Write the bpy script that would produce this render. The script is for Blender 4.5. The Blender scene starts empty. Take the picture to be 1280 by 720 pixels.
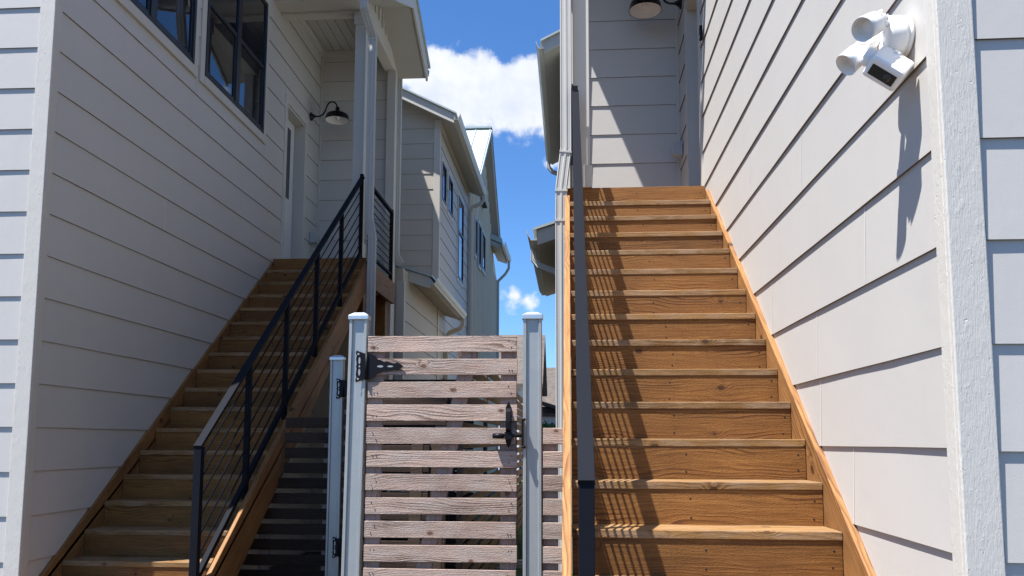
import bpy, bmesh, math, random
from mathutils import Vector, Matrix
random.seed(7)
S = bpy.context.scene
COL = S.collection
GZ = -1.55                                   # ground level (the lens is at z = 0)

# ------------------------------------------------------------------ camera
cam = bpy.data.objects.new('camera', bpy.data.cameras.new('camera'))
COL.objects.link(cam)
cam.data.sensor_width = 36.0
cam.data.lens = 1040.0 / 1280.0 * 36.0
cam.data.shift_x = (640 - 639) / 1280.0
cam.data.shift_y = (440.5 - 360) / 1280.0
cam.data.clip_start = 0.05
cam.data.clip_end = 3000
rt = Vector((0.99747086, 0.07100971, 0.00308237))
up = Vector((0.00450534, -0.10644695, 0.99430818))
fw = Vector((-0.07093364, 0.99177955, 0.10649765))
cam.matrix_world = Matrix(((rt.x, up.x, -fw.x, 0), (rt.y, up.y, -fw.y, 0), (rt.z, up.z, -fw.z, 0), (0, 0, 0, 1)))
S.camera = cam

# ------------------------------------------------------------------ light
SUN_TRAVEL = Vector((1.0, 0.66, -2.85)).normalized()
world = bpy.data.worlds.new('World')
S.world = world
world.use_nodes = True
sun = bpy.data.objects.new('sun', bpy.data.lights.new('sun', 'SUN'))
COL.objects.link(sun)
sun.data.energy = 5.0
sun.data.angle = math.radians(0.53)
sun.data.color = (1.0, 0.972, 0.945)
sun.rotation_euler = SUN_TRAVEL.to_track_quat('-Z', 'Y').to_euler()
sun.location = (-12, -8, 30)
S.view_settings.view_transform = 'Standard'
S.view_settings.look = 'None'
S.view_settings.exposure = 1.15
S.view_settings.gamma = 1
S.cycles.use_denoising = True
S.cycles.max_bounces = 8
S.cycles.diffuse_bounces = 5
S.cycles.caustics_reflective = False
S.cycles.caustics_refractive = False


def build_world():
    nt = world.node_tree
    nt.nodes.clear()
    N, L = nt.nodes.new, nt.links.new
    out = N('ShaderNodeOutputWorld')
    bg = N('ShaderNodeBackground')
    sky = N('ShaderNodeTexSky')
    sky.sky_type = 'NISHITA'
    sky.sun_disc = False
    sky.sun_elevation = math.asin(-SUN_TRAVEL.z)
    sky.sun_rotation = math.atan2(-SUN_TRAVEL.x, -SUN_TRAVEL.y)
    sky.air_density = 1.0
    sky.dust_density = 0.3
    sky.ozone_density = 2.2
    bg.inputs['Strength'].default_value = 0.05
    tc = N('ShaderNodeTexCoord')
    # cumulus clouds: soft blobs in a few directions of the sky, broken up by noise
    blobs = [((-0.102, 0.9098, 0.4010), 0.052, 1.0), ((-0.1504, 0.9000, 0.4010), 0.046, 1.0), ((-0.052, 0.9150, 0.4000), 0.045, 1.0),
             ((-0.020, 0.915, 0.403), 0.043, 1.0), ((-0.0600, 0.9205, 0.378), 0.040, .9),
             ((-0.080, 0.9815, 0.1785), 0.015, .45), ((-0.066, 0.982, 0.1740), 0.017, .5), ((-0.052, 0.983, 0.1700), 0.015, .45), ((-0.016, 0.9431, 0.331), 0.020, .55), 
             ((0.45, 0.80, 0.35), 0.08, 1.0), ((-0.55, 0.72, 0.40), 0.08, 1.0)]
    nz = N('ShaderNodeTexNoise')
    nz.inputs['Scale'].default_value = 11.0
    nz.inputs['Detail'].default_value = 9.0
    nz.inputs['Roughness'].default_value = 0.62
    L(tc.outputs['Generated'], nz.inputs['Vector'])
    nz2 = N('ShaderNodeTexNoise')
    nz2.inputs['Scale'].default_value = 34.0
    nz2.inputs['Detail'].default_value = 7.0
    L(tc.outputs['Generated'], nz2.inputs['Vector'])

    def math_node(op, a, b=None, c=None):
        m = N('ShaderNodeMath')
        m.operation = op
        for i, v in enumerate((a, b, c)):
            if v is None:
                continue
            if isinstance(v, (int, float)):
                m.inputs[i].default_value = v
            else:
                L(v, m.inputs[i])
        return m.outputs[0]
    total = None
    for d, r, w in blobs:
        v = N('ShaderNodeVectorMath')
        v.operation = 'DISTANCE'
        L(tc.outputs['Generated'], v.inputs[0])
        v.inputs[1].default_value = Vector(d).normalized()
        a = math_node('DIVIDE', v.outputs['Value'], r * 1.5)
        a = math_node('MULTIPLY', math_node('SUBTRACT', 1.0, a), w)
        total = a if total is None else math_node('MAXIMUM', total, a)
    total = math_node('MAXIMUM', total, -0.8)
    e = math_node('ADD', total, math_node('MULTIPLY', math_node('SUBTRACT', nz.outputs['Fac'], 0.5), 1.7))
    e = math_node('ADD', e, math_node('MULTIPLY', math_node('SUBTRACT', nz2.outputs['Fac'], 0.5), 0.55))
    mr = N('ShaderNodeMapRange')
    mr.interpolation_type = 'SMOOTHSTEP'
    mr.inputs['From Min'].default_value = 0.30
    mr.inputs['From Max'].default_value = 0.58
    L(e, mr.inputs['Value'])
    cr = N('ShaderNodeValToRGB')
    cr.color_ramp.elements[0].color = (5.6, 6.5, 8.7, 1)
    cr.color_ramp.elements[1].color = (10.0, 10.1, 10.4, 1)
    cr.color_ramp.elements[0].position = 0.25
    cr.color_ramp.elements[1].position = 0.7
    L(nz.outputs['Fac'], cr.inputs['Fac'])
    hs = N('ShaderNodeHueSaturation')
    hs.inputs['Saturation'].default_value = 1.05
    hs.inputs['Value'].default_value = 1.0
    tint = N('ShaderNodeMix')
    tint.data_type = 'RGBA'
    tint.blend_type = 'MULTIPLY'
    tint.inputs['Factor'].default_value = 1.0
    tint.inputs[7].default_value = (0.94, 1.29, 1.74, 1)
    L(sky.outputs['Color'], tint.inputs[6])
    L(tint.outputs[2], hs.inputs['Color'])
    mx = N('ShaderNodeMix')
    mx.data_type = 'RGBA'
    L(mr.outputs['Result'], mx.inputs['Factor'])
    L(hs.outputs['Color'], mx.inputs[6])
    L(cr.outputs['Color'], mx.inputs[7])
    L(mx.outputs[2], bg.inputs['Color'])
    L(bg.outputs['Background'], out.inputs['Surface'])


build_world()


# ------------------------------------------------------------------ materials
class NT:
    def __init__(self, name):
        self.m = bpy.data.materials.new(name)
        self.m.use_nodes = True
        self.t = self.m.node_tree
        self.b = self.t.nodes['Principled BSDF']
        self.tc = self.N('ShaderNodeTexCoord')

    def N(self, k):
        return self.t.nodes.new(k)

    def L(self, a, b):
        self.t.links.new(a, b)

    def math(self, op, a, b=None, c=None):
        m = self.N('ShaderNodeMath')
        m.operation = op
        for i, v in enumerate((a, b, c)):
            if v is None:
                continue
            if isinstance(v, (int, float)):
                m.inputs[i].default_value = v
            else:
                self.L(v, m.inputs[i])
        return m.outputs[0]

    def noise(self, vec, scale, detail=5, rough=0.55):
        n = self.N('ShaderNodeTexNoise')
        n.inputs['Scale'].default_value = scale
        n.inputs['Detail'].default_value = detail
        n.inputs['Roughness'].default_value = rough
        if vec is not None:
            self.L(vec, n.inputs['Vector'])
        return n.outputs['Fac']

    def mapping(self, vec, scale=(1, 1, 1), rot=(0, 0, 0)):
        n = self.N('ShaderNodeMapping')
        n.inputs['Scale'].default_value = scale
        n.inputs['Rotation'].default_value = rot
        self.L(vec, n.inputs['Vector'])
        return n.outputs['Vector']

    def ramp(self, fac, stops):
        r = self.N('ShaderNodeValToRGB')
        e = r.color_ramp.elements
        while len(e) < len(stops):
            e.new(0.5)
        for i, (p, c) in enumerate(stops):
            e[i].position = p
            e[i].color = (*c, 1)
        self.L(fac, r.inputs['Fac'])
        return r.outputs['Color']

    def mix(self, f, a, b, mode='MIX'):
        n = self.N('ShaderNodeMix')
        n.data_type = 'RGBA'
        n.blend_type = mode
        for i, v in ((0, f), (6, a), (7, b)):
            if isinstance(v, (int, float)):
                n.inputs[i].default_value = v
            elif isinstance(v, tuple):
                n.inputs[i].default_value = (*v, 1)
            else:
                self.L(v, n.inputs[i])
        return n.outputs[2]

    def bump(self, h, strength, dist=0.01):
        n = self.N('ShaderNodeBump')
        n.inputs['Strength'].default_value = strength
        n.inputs['Distance'].default_value = dist
        self.L(h, n.inputs['Height'])
        self.L(n.outputs['Normal'], self.b.inputs['Normal'])

    def smooth(self, v, a, b, lo=0.0, hi=1.0):
        n = self.N('ShaderNodeMapRange')
        n.interpolation_type = 'SMOOTHSTEP'
        n.inputs['From Min'].default_value = a
        n.inputs['From Max'].default_value = b
        n.inputs['To Min'].default_value = lo
        n.inputs['To Max'].default_value = hi
        self.L(v, n.inputs['Value'])
        return n.outputs['Result']


def painted(name, col, rough=0.55, mottle=0.05, bump=0.15, bscale=260, grime=0.0):
    n = NT(name)
    o = n.tc.outputs['Object']
    a = n.noise(o, 2.3, 4)
    b = n.noise(o, 38, 5)
    g = n.N('ShaderNodeNewGeometry')
    isl = n.math('MULTIPLY', n.math('SUBTRACT', g.outputs['Random Per Island'], 0.5), mottle * 0.7)
    f = n.math('ADD', n.math('ADD', n.math('MULTIPLY', n.math('SUBTRACT', a, 0.5), mottle * 2), n.math('MULTIPLY', n.math('SUBTRACT', b, 0.5), mottle)), isl)
    v = n.math('ADD', f, 1.0)
    c = n.mix(1.0, tuple(col), v, 'MULTIPLY')
    if grime:
        d = n.noise(n.mapping(o, (9, 9, 0.8)), 1.0, 6, 0.65)
        sp = n.smooth(n.noise(o, 85, 3), 0.66, 0.78)
        k = n.math('MULTIPLY', n.smooth(d, 0.5, 0.85), grime)
        c = n.mix(k, c, (col[0] * .72, col[1] * .69, col[2] * .62))
        c = n.mix(n.math('MULTIPLY', sp, grime * .5), c, (col[0] * .6, col[1] * .58, col[2] * .55))
    n.L(c, n.b.inputs['Base Color'])
    n.b.inputs['Roughness'].default_value = rough
    h = n.math('ADD', n.noise(o, bscale, 4), n.math('MULTIPLY', n.noise(o, 14, 3), 1.5))
    n.bump(h, bump, 0.004)
    return n.m


def rough_sawn(name, col):
    """painted rough-sawn cedar trim: torn vertical fibres and pits in relief"""
    n = NT(name)
    o = n.tc.outputs['Object']
    fib = n.noise(n.mapping(o, (190, 190, 26)), 1.0, 6, 0.7)
    pit = n.noise(n.mapping(o, (75, 75, 48)), 1.0, 4, 0.6)
    pits = n.smooth(pit, 0.62, 0.78)
    big = n.noise(o, 9, 4)
    lump = n.noise(n.mapping(o, (120, 120, 85)), 1.0, 5, 0.7)
    tear = n.smooth(n.noise(n.mapping(o, (30, 30, 12)), 1.0, 5, 0.65), 0.52, 0.70)
    h = n.math('ADD', n.math('MULTIPLY', fib, 0.8), n.math('MULTIPLY', big, 0.6))
    h = n.math('ADD', h, n.math('MULTIPLY', n.math('MULTIPLY', lump, tear), 0.45))
    h = n.math('SUBTRACT', h, n.math('MULTIPLY', pits, 1.0))
    n.bump(h, 0.7, 0.0038)
    v = n.math('ADD', n.math('MULTIPLY', n.math('SUBTRACT', fib, 0.5), 0.14), 1.0)
    c = n.mix(1.0, tuple(col), v, 'MULTIPLY')
    c = n.mix(n.math('MULTIPLY', n.smooth(pit, 0.70, 0.80), 0.4), c, (0.36, 0.35, 0.33))
    n.L(c, n.b.inputs['Base Color'])
    n.b.inputs['Roughness'].default_value = 0.62
    return n.m


def wood(name, light, mid, dark, knotc, rot=(0, 0, 0), ring=46, rough=0.6, knots=2.4, saw=0.0, bump=0.35, weather=None, figure=0.36):
    """sawn softwood; grain runs along local X after `rot`; every loose board and every object gets its own piece of tree"""
    n = NT(name)
    o = n.mapping(n.tc.outputs['Object'], (1, 1, 1), rot)
    oi = n.N('ShaderNodeObjectInfo')
    g = n.N('ShaderNodeNewGeometry')
    seed = n.math('ADD', n.math('MULTIPLY', oi.outputs['Random'], 61.0), n.math('MULTIPLY', g.outputs['Random Per Island'], 37.0))
    sp = n.N('ShaderNodeSeparateXYZ')
    n.L(o, sp.inputs[0])
    u = n.math('ADD', sp.outputs[0], seed)
    v = n.math('ADD', n.math('ADD', sp.outputs[1], sp.outputs[2]), n.math('MULTIPLY', seed, 1.7))

    def uv(su, sv):
        c = n.N('ShaderNodeCombineXYZ')
        n.L(n.math('MULTIPLY', u, su), c.inputs[0])
        n.L(n.math('MULTIPLY', v, sv), c.inputs[1])
        return c.outputs[0]
    # knots
    vo = n.N('ShaderNodeTexVoronoi')
    vo.voronoi_dimensions = '2D'
    vo.inputs['Scale'].default_value = 1.0
    vo.inputs['Randomness'].default_value = 1.0
    wob = n.noise(uv(30, 30), 1.0, 2)
    n.L(uv(knots, knots * 1.55), vo.inputs['Vector'])
    kd = n.math('ADD', vo.outputs['Distance'], n.math('MULTIPLY', n.math('SUBTRACT', wob, 0.5), 0.03))
    csep = n.N('ShaderNodeSeparateColor')
    n.L(vo.outputs['Color'], csep.inputs[0])
    has = n.math('GREATER_THAN', csep.outputs[0], 0.42)
    ksz = n.math('ADD', n.math('MULTIPLY', csep.outputs[1], 0.035), 0.022)
    kcore = n.math('MULTIPLY', n.smooth(n.math('DIVIDE', kd, ksz), 0.75, 1.15, 1, 0), has)
    khalo = n.math('MULTIPLY', n.smooth(kd, 0.02, 0.19, 1, 0), has)
    # rings
    flow = n.noise(uv(1.3, 5.0), 1.0, 2)
    fl2 = n.noise(uv(9, 40), 1.0, 3)
    ph = n.math('ADD', n.math('MULTIPLY', v, ring), n.math('MULTIPLY', flow, ring * 0.17))
    ph = n.math('ADD', ph, n.math('MULTIPLY', khalo, 2.0))
    ph = n.math('ADD', ph, n.math('MULTIPLY', fl2, 0.5))
    fr = n.math('FRACT', ph)
    late = n.math('MULTIPLY', n.smooth(fr, 0.35, 0.92), n.smooth(fr, 0.93, 1.0, 1, 0))
    fine = n.noise(uv(7, 420), 1.0, 4, 0.65)
    fine2 = n.noise(uv(3.0, 60), 1.0, 4, 0.6)
    blot = n.noise(uv(2.2, 5), 1.0, 5, 0.6)
    late = n.math('MULTIPLY', late, n.smooth(n.noise(uv(1.1, 9), 1.0, 3), 0.42, 0.68, 0.12, 1.0))
    f = n.math('ADD', n.math('MULTIPLY', late, figure), n.math('ADD', n.math('MULTIPLY', fine, 0.55), n.math('MULTIPLY', fine2, 0.50)))
    col = n.ramp(f, [(0.34, light), (0.54, mid), (0.86, dark)])
    tone = n.math('ADD', n.math('MULTIPLY', n.math('FRACT', n.math('MULTIPLY', seed, 7.31)), 0.40), 0.78)
    tone = n.math('ADD', tone, n.math('MULTIPLY', n.math('SUBTRACT', blot, 0.5), 1.0))
    col = n.mix(1.0, col, tone, 'MULTIPLY')
    if weather:
        wz = n.smooth(n.noise(uv(4, 14), 1.0, 6, 0.7), 0.40, 0.66)
        col = n.mix(n.math('MULTIPLY', wz, 0.7), col, weather)
        dk = n.smooth(n.noise(uv(34, 70), 1.0, 6, 0.75), 0.55, 0.72)
        dk = n.math('MULTIPLY', dk, n.smooth(n.noise(uv(2.5, 9), 1.0, 4), 0.35, 0.7))
        col = n.mix(n.math('MULTIPLY', dk, 0.75), col, dark)
    if saw:
        sw = n.noise(uv(75, 16.0), 1.0, 4, 0.65)
        col = n.mix(n.math('MULTIPLY', n.smooth(sw, 0.5, 0.8), saw), col, dark)
    col = n.mix(n.math('MULTIPLY', n.smooth(kd, 0.03, 0.11, 1, 0), n.math('MULTIPLY', has, 0.35)), col, dark)
    col = n.mix(n.math('MULTIPLY', kcore, 0.85), col, knotc)
    n.L(col, n.b.inputs['Base Color'])
    n.b.inputs['Roughness'].default_value = rough
    n.b.inputs['Specular IOR Level'].default_value = 0.3
    h = n.math('ADD', n.math('MULTIPLY', fine, 0.9), n.math('ADD', n.math('MULTIPLY', late, 0.5), n.noise(uv(90, 160), 1.0, 3)))
    n.bump(h, bump, 0.004)
    return n.m


def metal(name, col, rough=0.4, metallic=1.0, streak=0.08, spangle=0.0, bump=0.06, spec=0.5):
    n = NT(name)
    n.b.inputs['Specular IOR Level'].default_value = spec
    o = n.tc.outputs['Object']
    s = n.noise(n.mapping(o, (60, 60, 3.0)), 1.0, 5, 0.6)
    p = n.noise(o, 6, 4)
    v = n.math('ADD', n.math('MULTIPLY', n.math('SUBTRACT', s, 0.5), streak * 2), n.math('ADD', n.math('MULTIPLY', n.math('SUBTRACT', p, 0.5), streak * 2), 1.0))
    if spangle:
        vo = n.N('ShaderNodeTexVoronoi')
        vo.inputs['Scale'].default_value = 95
        n.L(o, vo.inputs['Vector'])
        cs = n.N('ShaderNodeSeparateColor')
        n.L(vo.outputs['Color'], cs.inputs[0])
        v = n.math('ADD', v, n.math('MULTIPLY', n.math('SUBTRACT', cs.outputs[0], 0.5), spangle))
    n.L(n.mix(1.0, tuple(col), v, 'MULTIPLY'), n.b.inputs['Base Color'])
    n.b.inputs['Metallic'].default_value = metallic
    n.L(n.math('ADD', n.math('MULTIPLY', n.math('SUBTRACT', p, 0.5), 0.25), rough), n.b.inputs['Roughness'])
    n.bump(n.noise(o, 170, 3), bump, 0.002)
    return n.m


def glass_dark(name, col, rough=0.02):
    """window glass with a dim room (and a loosely drawn curtain) seen behind it"""
    n = NT(name)
    o = n.tc.outputs['Object']
    c = n.noise(n.mapping(o, (1.0, 1.4, 0.5)), 1.6, 3)
    k = n.noise(n.mapping(o, (1.0, 22.0, 1.2)), 1.0, 3)
    f = n.math('ADD', n.math('MULTIPLY', c, 0.8), n.math('MULTIPLY', k, 0.35))
    n.L(n.ramp(f, [(0.50, (col[0] * .25, col[1] * .25, col[2] * .35)), (0.85, tuple(col))]), n.b.inputs['Base Color'])
    n.b.inputs['Roughness'].default_value = rough
    n.b.inputs['IOR'].default_value = 1.52
    n.b.inputs['Coat Weight'].default_value = 0.5
    n.b.inputs['Coat Roughness'].default_value = 0.01
    n.bump(n.noise(o, 1.7, 2), 0.05, 0.02)
    return n.m


def shingles(name):
    n = NT(name)
    o = n.tc.outputs['Object']
    br = n.N('ShaderNodeTexBrick')
    br.inputs['Scale'].default_value = 1.0
    br.inputs['Brick Width'].default_value = 0.32
    br.inputs['Row Height'].default_value = 0.16
    br.inputs['Mortar Size'].default_value = 0.012
    br.inputs['Color1'].default_value = (0.085, 0.068, 0.055, 1)
    br.inputs['Color2'].default_value = (0.16, 0.13, 0.105, 1)
    br.inputs['Mortar'].default_value = (0.04, 0.034, 0.03, 1)
    sp = n.N('ShaderNodeSeparateXYZ')
    n.L(o, sp.inputs[0])
    cb = n.N('ShaderNodeCombineXYZ')
    n.L(sp.outputs[0], cb.inputs[0])
    n.L(n.math('ADD', sp.outputs[2], n.math('MULTIPLY', sp.outputs[1], 0.7)), cb.inputs[1])
    n.L(cb.outputs[0], br.inputs['Vector'])
    z = n.noise(o, 3.5, 5, 0.65)
    c = n.mix(0.5, br.outputs['Color'], n.ramp(z, [(0.3, (0.06, 0.05, 0.042)), (0.7, (0.17, 0.14, 0.115))]))
    n.L(c, n.b.inputs['Base Color'])
    n.b.inputs['Roughness'].default_value = 0.9
    return n.m


def earthy(name, stops, scale, bump=0.5):
    n = NT(name)
    o = n.tc.outputs['Object']
    f = n.math('ADD', n.math('MULTIPLY', n.noise(o, scale, 8, 0.65), 0.7), n.math('MULTIPLY', n.noise(o, scale * .12, 3), 0.3))
    n.L(n.ramp(f, stops), n.b.inputs['Base Color'])
    n.b.inputs['Roughness'].default_value = 0.95
    n.bump(n.noise(o, scale * 2, 6), bump, 0.02)
    return n.m


M = {}
M['siding'] = painted('white_lap_siding_paint', (0.515, 0.492, 0.455), 0.5, 0.04, 0.12, 320, 0.14)
M['siding_grey'] = painted('grey_white_siding_paint', (0.46, 0.42, 0.355), 0.55, 0.03, 0.10, 300)
M['batten'] = painted('greige_board_batten_paint', (0.72, 0.645, 0.50), 0.6, 0.04, 0.1, 200)
M['trim'] = painted('white_trim_paint', (0.53, 0.50, 0.445), 0.5, 0.03, 0.12, 240, 0.06)
M['caulk'] = painted('caulk', (0.82, 0.81, 0.80), 0.4, 0.02, 0.05)
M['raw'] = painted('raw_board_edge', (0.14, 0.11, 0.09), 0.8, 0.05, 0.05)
M['gap'] = painted('dark_gap', (0.012, 0.010, 0.009), 0.9, 0.05, 0.05)
M['sawn'] = rough_sawn('rough_sawn_white_trim', (0.58, 0.55, 0.49))
M['soffit'] = painted('soffit_paint', (0.42, 0.395, 0.355), 0.6, 0.03, 0.08)
M['alu'] = metal('white_aluminium', (0.50, 0.49, 0.455), 0.38, 0.0, 0.05)
M['galv'] = metal('galvanised_steel', (0.40, 0.415, 0.405), 0.46, 0.5, 0.07, 0.05)
M['cap'] = metal('galvanised_cap', (0.62, 0.65, 0.67), 0.35, 0.8, 0.06, 0.04)
M['rail'] = metal('dark_grey_powder_coat', (0.012, 0.0135, 0.018), 0.6, 0.0, 0.06, spec=0.04)
M['black'] = metal('black_powder_coat', (0.008, 0.008, 0.010), 0.45, 0.0, 0.05, spec=0.15)
M['lamp_black'] = metal('black_enamel', (0.006, 0.006, 0.008), 0.22, 0.0, 0.02, spec=0.25)
M['lamp_white'] = painted('white_enamel', (0.82, 0.81, 0.79), 0.3, 0.02, 0.02)
M['bulb'] = painted('frosted_bulb', (0.85, 0.85, 0.84), 0.15, 0.01, 0.0)
M['frame'] = metal('black_window_frame', (0.012, 0.013, 0.018), 0.4, 0.0, 0.03)
M['glass'] = glass_dark('window_glass', (0.010, 0.017, 0.03))
M['glass_sky'] = glass_dark('pane_glass', (0.012, 0.02, 0.03))
M['door'] = painted('door_paint', (0.62, 0.62, 0.62), 0.4, 0.02, 0.05)
M['plastic'] = painted('white_plastic', (0.84, 0.835, 0.82), 0.32, 0.015, 0.02)
M['plastic_grey'] = painted('grey_plastic', (0.40, 0.41, 0.41), 0.4, 0.02, 0.02)
M['lens_black'] = metal('gloss_black', (0.006, 0.006, 0.007), 0.08, 0.0, 0.02)
M['roofmetal'] = metal('pale_metal_roof', (0.40, 0.45, 0.44), 0.42, 0.1, 0.05)
M['shingle'] = shingles('brown_shingles')
M['far_white'] = painted('far_white_siding', (0.70, 0.71, 0.72), 0.6, 0.04, 0.05)
M['soil'] = earthy('bare_soil', [(0.3, (0.03, 0.025, 0.02)), (0.7, (0.09, 0.075, 0.06))], 6)
M['concrete'] = earthy('concrete', [(0.3, (0.28, 0.27, 0.25)), (0.7, (0.42, 0.41, 0.39))], 9, 0.2)
M['asphalt'] = earthy('worn_asphalt', [(0.3, (0.06, 0.056, 0.051)), (0.7, (0.12, 0.112, 0.102))], 40, 0.3)
M['turf'] = earthy('lawn', [(0.3, (0.02, 0.05, 0.012)), (0.7, (0.06, 0.13, 0.03))], 14)
M['leaf'] = earthy('leaf', [(0.3, (0.025, 0.06, 0.012)), (0.7, (0.09, 0.15, 0.04))], 4)
M['bark'] = earthy('bark', [(0.3, (0.06, 0.045, 0.03)), (0.7, (0.14, 0.11, 0.08))], 20)
CED = dict(light=(0.2843, 0.1386, 0.0381), mid=(0.2023, 0.0858, 0.02), dark=(0.0929, 0.0337, 0.0073), knotc=(0.0411, 0.0141, 0.004))
SL = math.atan2(0.1955, 0.254)
M['tread'] = wood('stained_cedar_tread', (0.3213, 0.1904, 0.0715), (0.2409, 0.1269, 0.042), (0.1178, 0.0531, 0.0144), (0.0482, 0.0195, 0.0063), ring=40, rough=0.6, weather=(0.323, 0.2185, 0.138))
M['riser'] = wood('stained_cedar_riser', **CED, ring=58, saw=0.4, rough=0.62, bump=0.5)
M['stringer'] = wood('stained_cedar_stringer', (0.4188, 0.2268, 0.0844), (0.3108, 0.1478, 0.0486), (0.1621, 0.0652, 0.019), CED['knotc'], rot=(-SL, 0, math.radians(-90)), ring=40, knots=1.6)
M['beam'] = wood('stained_cedar_beam', **CED, rot=(0, 0, math.radians(-90)), ring=40, knots=1.6)
M['grey'] = wood('weathered_fence_board', (0.5807, 0.4325, 0.347), (0.4399, 0.3141, 0.249), (0.1848, 0.1224, 0.0943), (0.132, 0.0612, 0.0339), ring=70, rough=0.85, knots=3.0, bump=0.8, weather=(0.4399, 0.3672, 0.3168), figure=0.46)
M['grey_v'] = wood('weathered_upright', (0.42, 0.31, 0.26), (0.32, 0.23, 0.19), (0.16, 0.11, 0.09), (0.11, 0.055, 0.035), rot=(0, math.radians(90), 0), ring=44, rough=0.85, weather=(0.31, 0.26, 0.24))
M['brown'] = wood('shaded_brown_fence_board', (0.066, 0.0429, 0.03), (0.048, 0.0303, 0.021), (0.024, 0.0143, 0.01), (0.024, 0.011, 0.006), ring=50, rough=0.85)  # brown fence wood with the shade around it darkened into the colour
M['brown_y'] = wood('brown_fence_board', (0.22, 0.15, 0.105), (0.16, 0.105, 0.07), (0.08, 0.048, 0.03), (0.05, 0.025, 0.015), rot=(0, 0, math.radians(-90)), ring=40, rough=0.8)


# ------------------------------------------------------------------ mesh helpers
class MB:
    """collects shapes in world coordinates and links them as ONE mesh object"""

    def __init__(self):
        self.v, self.f, self.mi, self.sm = [], [], [], []

    def add(self, verts, faces, mi=0, smooth=False):
        o = len(self.v)
        self.v += [tuple(p) for p in verts]
        for f in faces:
            self.f.append(tuple(i + o for i in f))
            self.mi.append(mi)
            self.sm.append(smooth)

    def box(self, x0, x1, y0, y1, z0, z1, mi=0):
        p = [(x, y, z) for z in (z0, z1) for y in (y0, y1) for x in (x0, x1)]
        self.add(p, [(0, 2, 3, 1), (4, 5, 7, 6), (0, 1, 5, 4), (2, 6, 7, 3), (0, 4, 6, 2), (1, 3, 7, 5)], mi)
        return self

    def prism(self, poly, axis, a, b, mi=0):
        """poly: 2-D points in the other two axes (in x,y,z order)"""
        def P(p, t):
            return {0: (t, p[0], p[1]), 1: (p[0], t, p[1]), 2: (p[0], p[1], t)}[axis]
        n = len(poly)
        self.add([P(p, a) for p in poly] + [P(p, b) for p in poly],
                 [tuple(range(n))[::-1], tuple(range(n, 2 * n))] + [(i, (i + 1) % n, n + (i + 1) % n, n + i) for i in range(n)], mi)
        return self

    def sweep(self, prof, path, ref=(0, 1, 0), mi=0, smooth=False, caps=True, scale=None):
        """closed 2-D profile carried along a path"""
        path = [Vector(p) for p in path]
        ref = Vector(ref)
        n, k = len(prof), len(path)
        V = []
        for i, p in enumerate(path):
            if i == 0:
                t = path[1] - p
            elif i == k - 1:
                t = p - path[i - 1]
            else:
                a, b = (p - path[i - 1]).normalized(), (path[i + 1] - p).normalized()
                t = a + b
            t.normalize()
            u = ref - t * ref.dot(t)
            if u.length < 1e-4:
                u = Vector((1, 0, 0)) - t * t.x
            u.normalize()
            w = t.cross(u)
            m = 1.0
            if 0 < i < k - 1:
                c = a.dot(t)
                m = 1.0 / max(c, 0.5)
            s = 1.0 if scale is None else scale[i]
            for q in prof:
                V.append(p + u * q[0] * s + w * q[1] * s * m)
        F = [(i * n + j, i * n + (j + 1) % n, (i + 1) * n + (j + 1) % n, (i + 1) * n + j) for i in range(k - 1) for j in range(n)]
        if caps:
            F += [tuple(range(n))[::-1], tuple(range((k - 1) * n, k * n))]
        self.add(V, F, mi, smooth)
        return self

    def tube(self, path, r, n=10, ref=(0, 1, 0), mi=0, scale=None):
        return self.sweep([(r * math.cos(2 * math.pi * i / n), r * math.sin(2 * math.pi * i / n)) for i in range(n)], path, ref, mi, True, True, scale)

    def lathe(self, prof, origin, axis=(0, 0, 1), n=28, mi=0, smooth=True):
        """prof: (radius, distance along axis) pairs"""
        ax = Vector(axis).normalized()
        u = ax.orthogonal().normalized()
        w = ax.cross(u)
        o = Vector(origin)
        V = []
        for r, h in prof:
            for i in range(n):
                t = 2 * math.pi * i / n
                V.append(o + ax * h + (u * math.cos(t) + w * math.sin(t)) * max(r, 1e-5))
        F = [(i * n + j, i * n + (j + 1) % n, (i + 1) * n + (j + 1) % n, (i + 1) * n + j) for i in range(len(prof) - 1) for j in range(n)]
        self.add(V, F, mi, smooth)
        return self

    def obox(self, c, ax, ay, az, mi=0):
        """box from centre and three half-extent vectors"""
        c, ax, ay, az = map(Vector, (c, ax, ay, az))
        p = [c + ax * i + ay * j + az * k for k in (-1, 1) for j in (-1, 1) for i in (-1, 1)]
        self.add(p, [(0, 2, 3, 1), (4, 5, 7, 6), (0, 1, 5, 4), (2, 6, 7, 3), (0, 4, 6, 2), (1, 3, 7, 5)], mi)
        return self

    def build(self, name, mats, parent=None, bevel=0.0, label=None, fix=True):
        o0 = parent_origin(parent)
        me = bpy.data.meshes.new(name)
        me.from_pydata([(v[0] - o0[0], v[1] - o0[1], v[2] - o0[2]) for v in self.v], [], self.f)
        for m in (mats if isinstance(mats, (list, tuple)) else [mats]):
            me.materials.append(m)
        for p, i, s in zip(me.polygons, self.mi, self.sm):
            p.material_index = i
            p.use_smooth = s
        if fix:
            bm = bmesh.new()
            bm.from_mesh(me)
            bmesh.ops.recalc_face_normals(bm, faces=bm.faces)
            bm.to_mesh(me)
            bm.free()
        ob = bpy.data.objects.new(name, me)
        COL.objects.link(ob)
        if parent:
            ob.parent = parent
        if bevel:
            b = ob.modifiers.new('bevel', 'BEVEL')
            b.width = bevel
            b.segments = 2
            b.limit_method = 'ANGLE'
            b.angle_limit = math.radians(40)
        if label:
            ob['label'] = label
        return ob


def parent_origin(p):
    v = Vector((0, 0, 0))
    while p is not None:
        v += p.location
        p = p.parent
    return v


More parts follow.
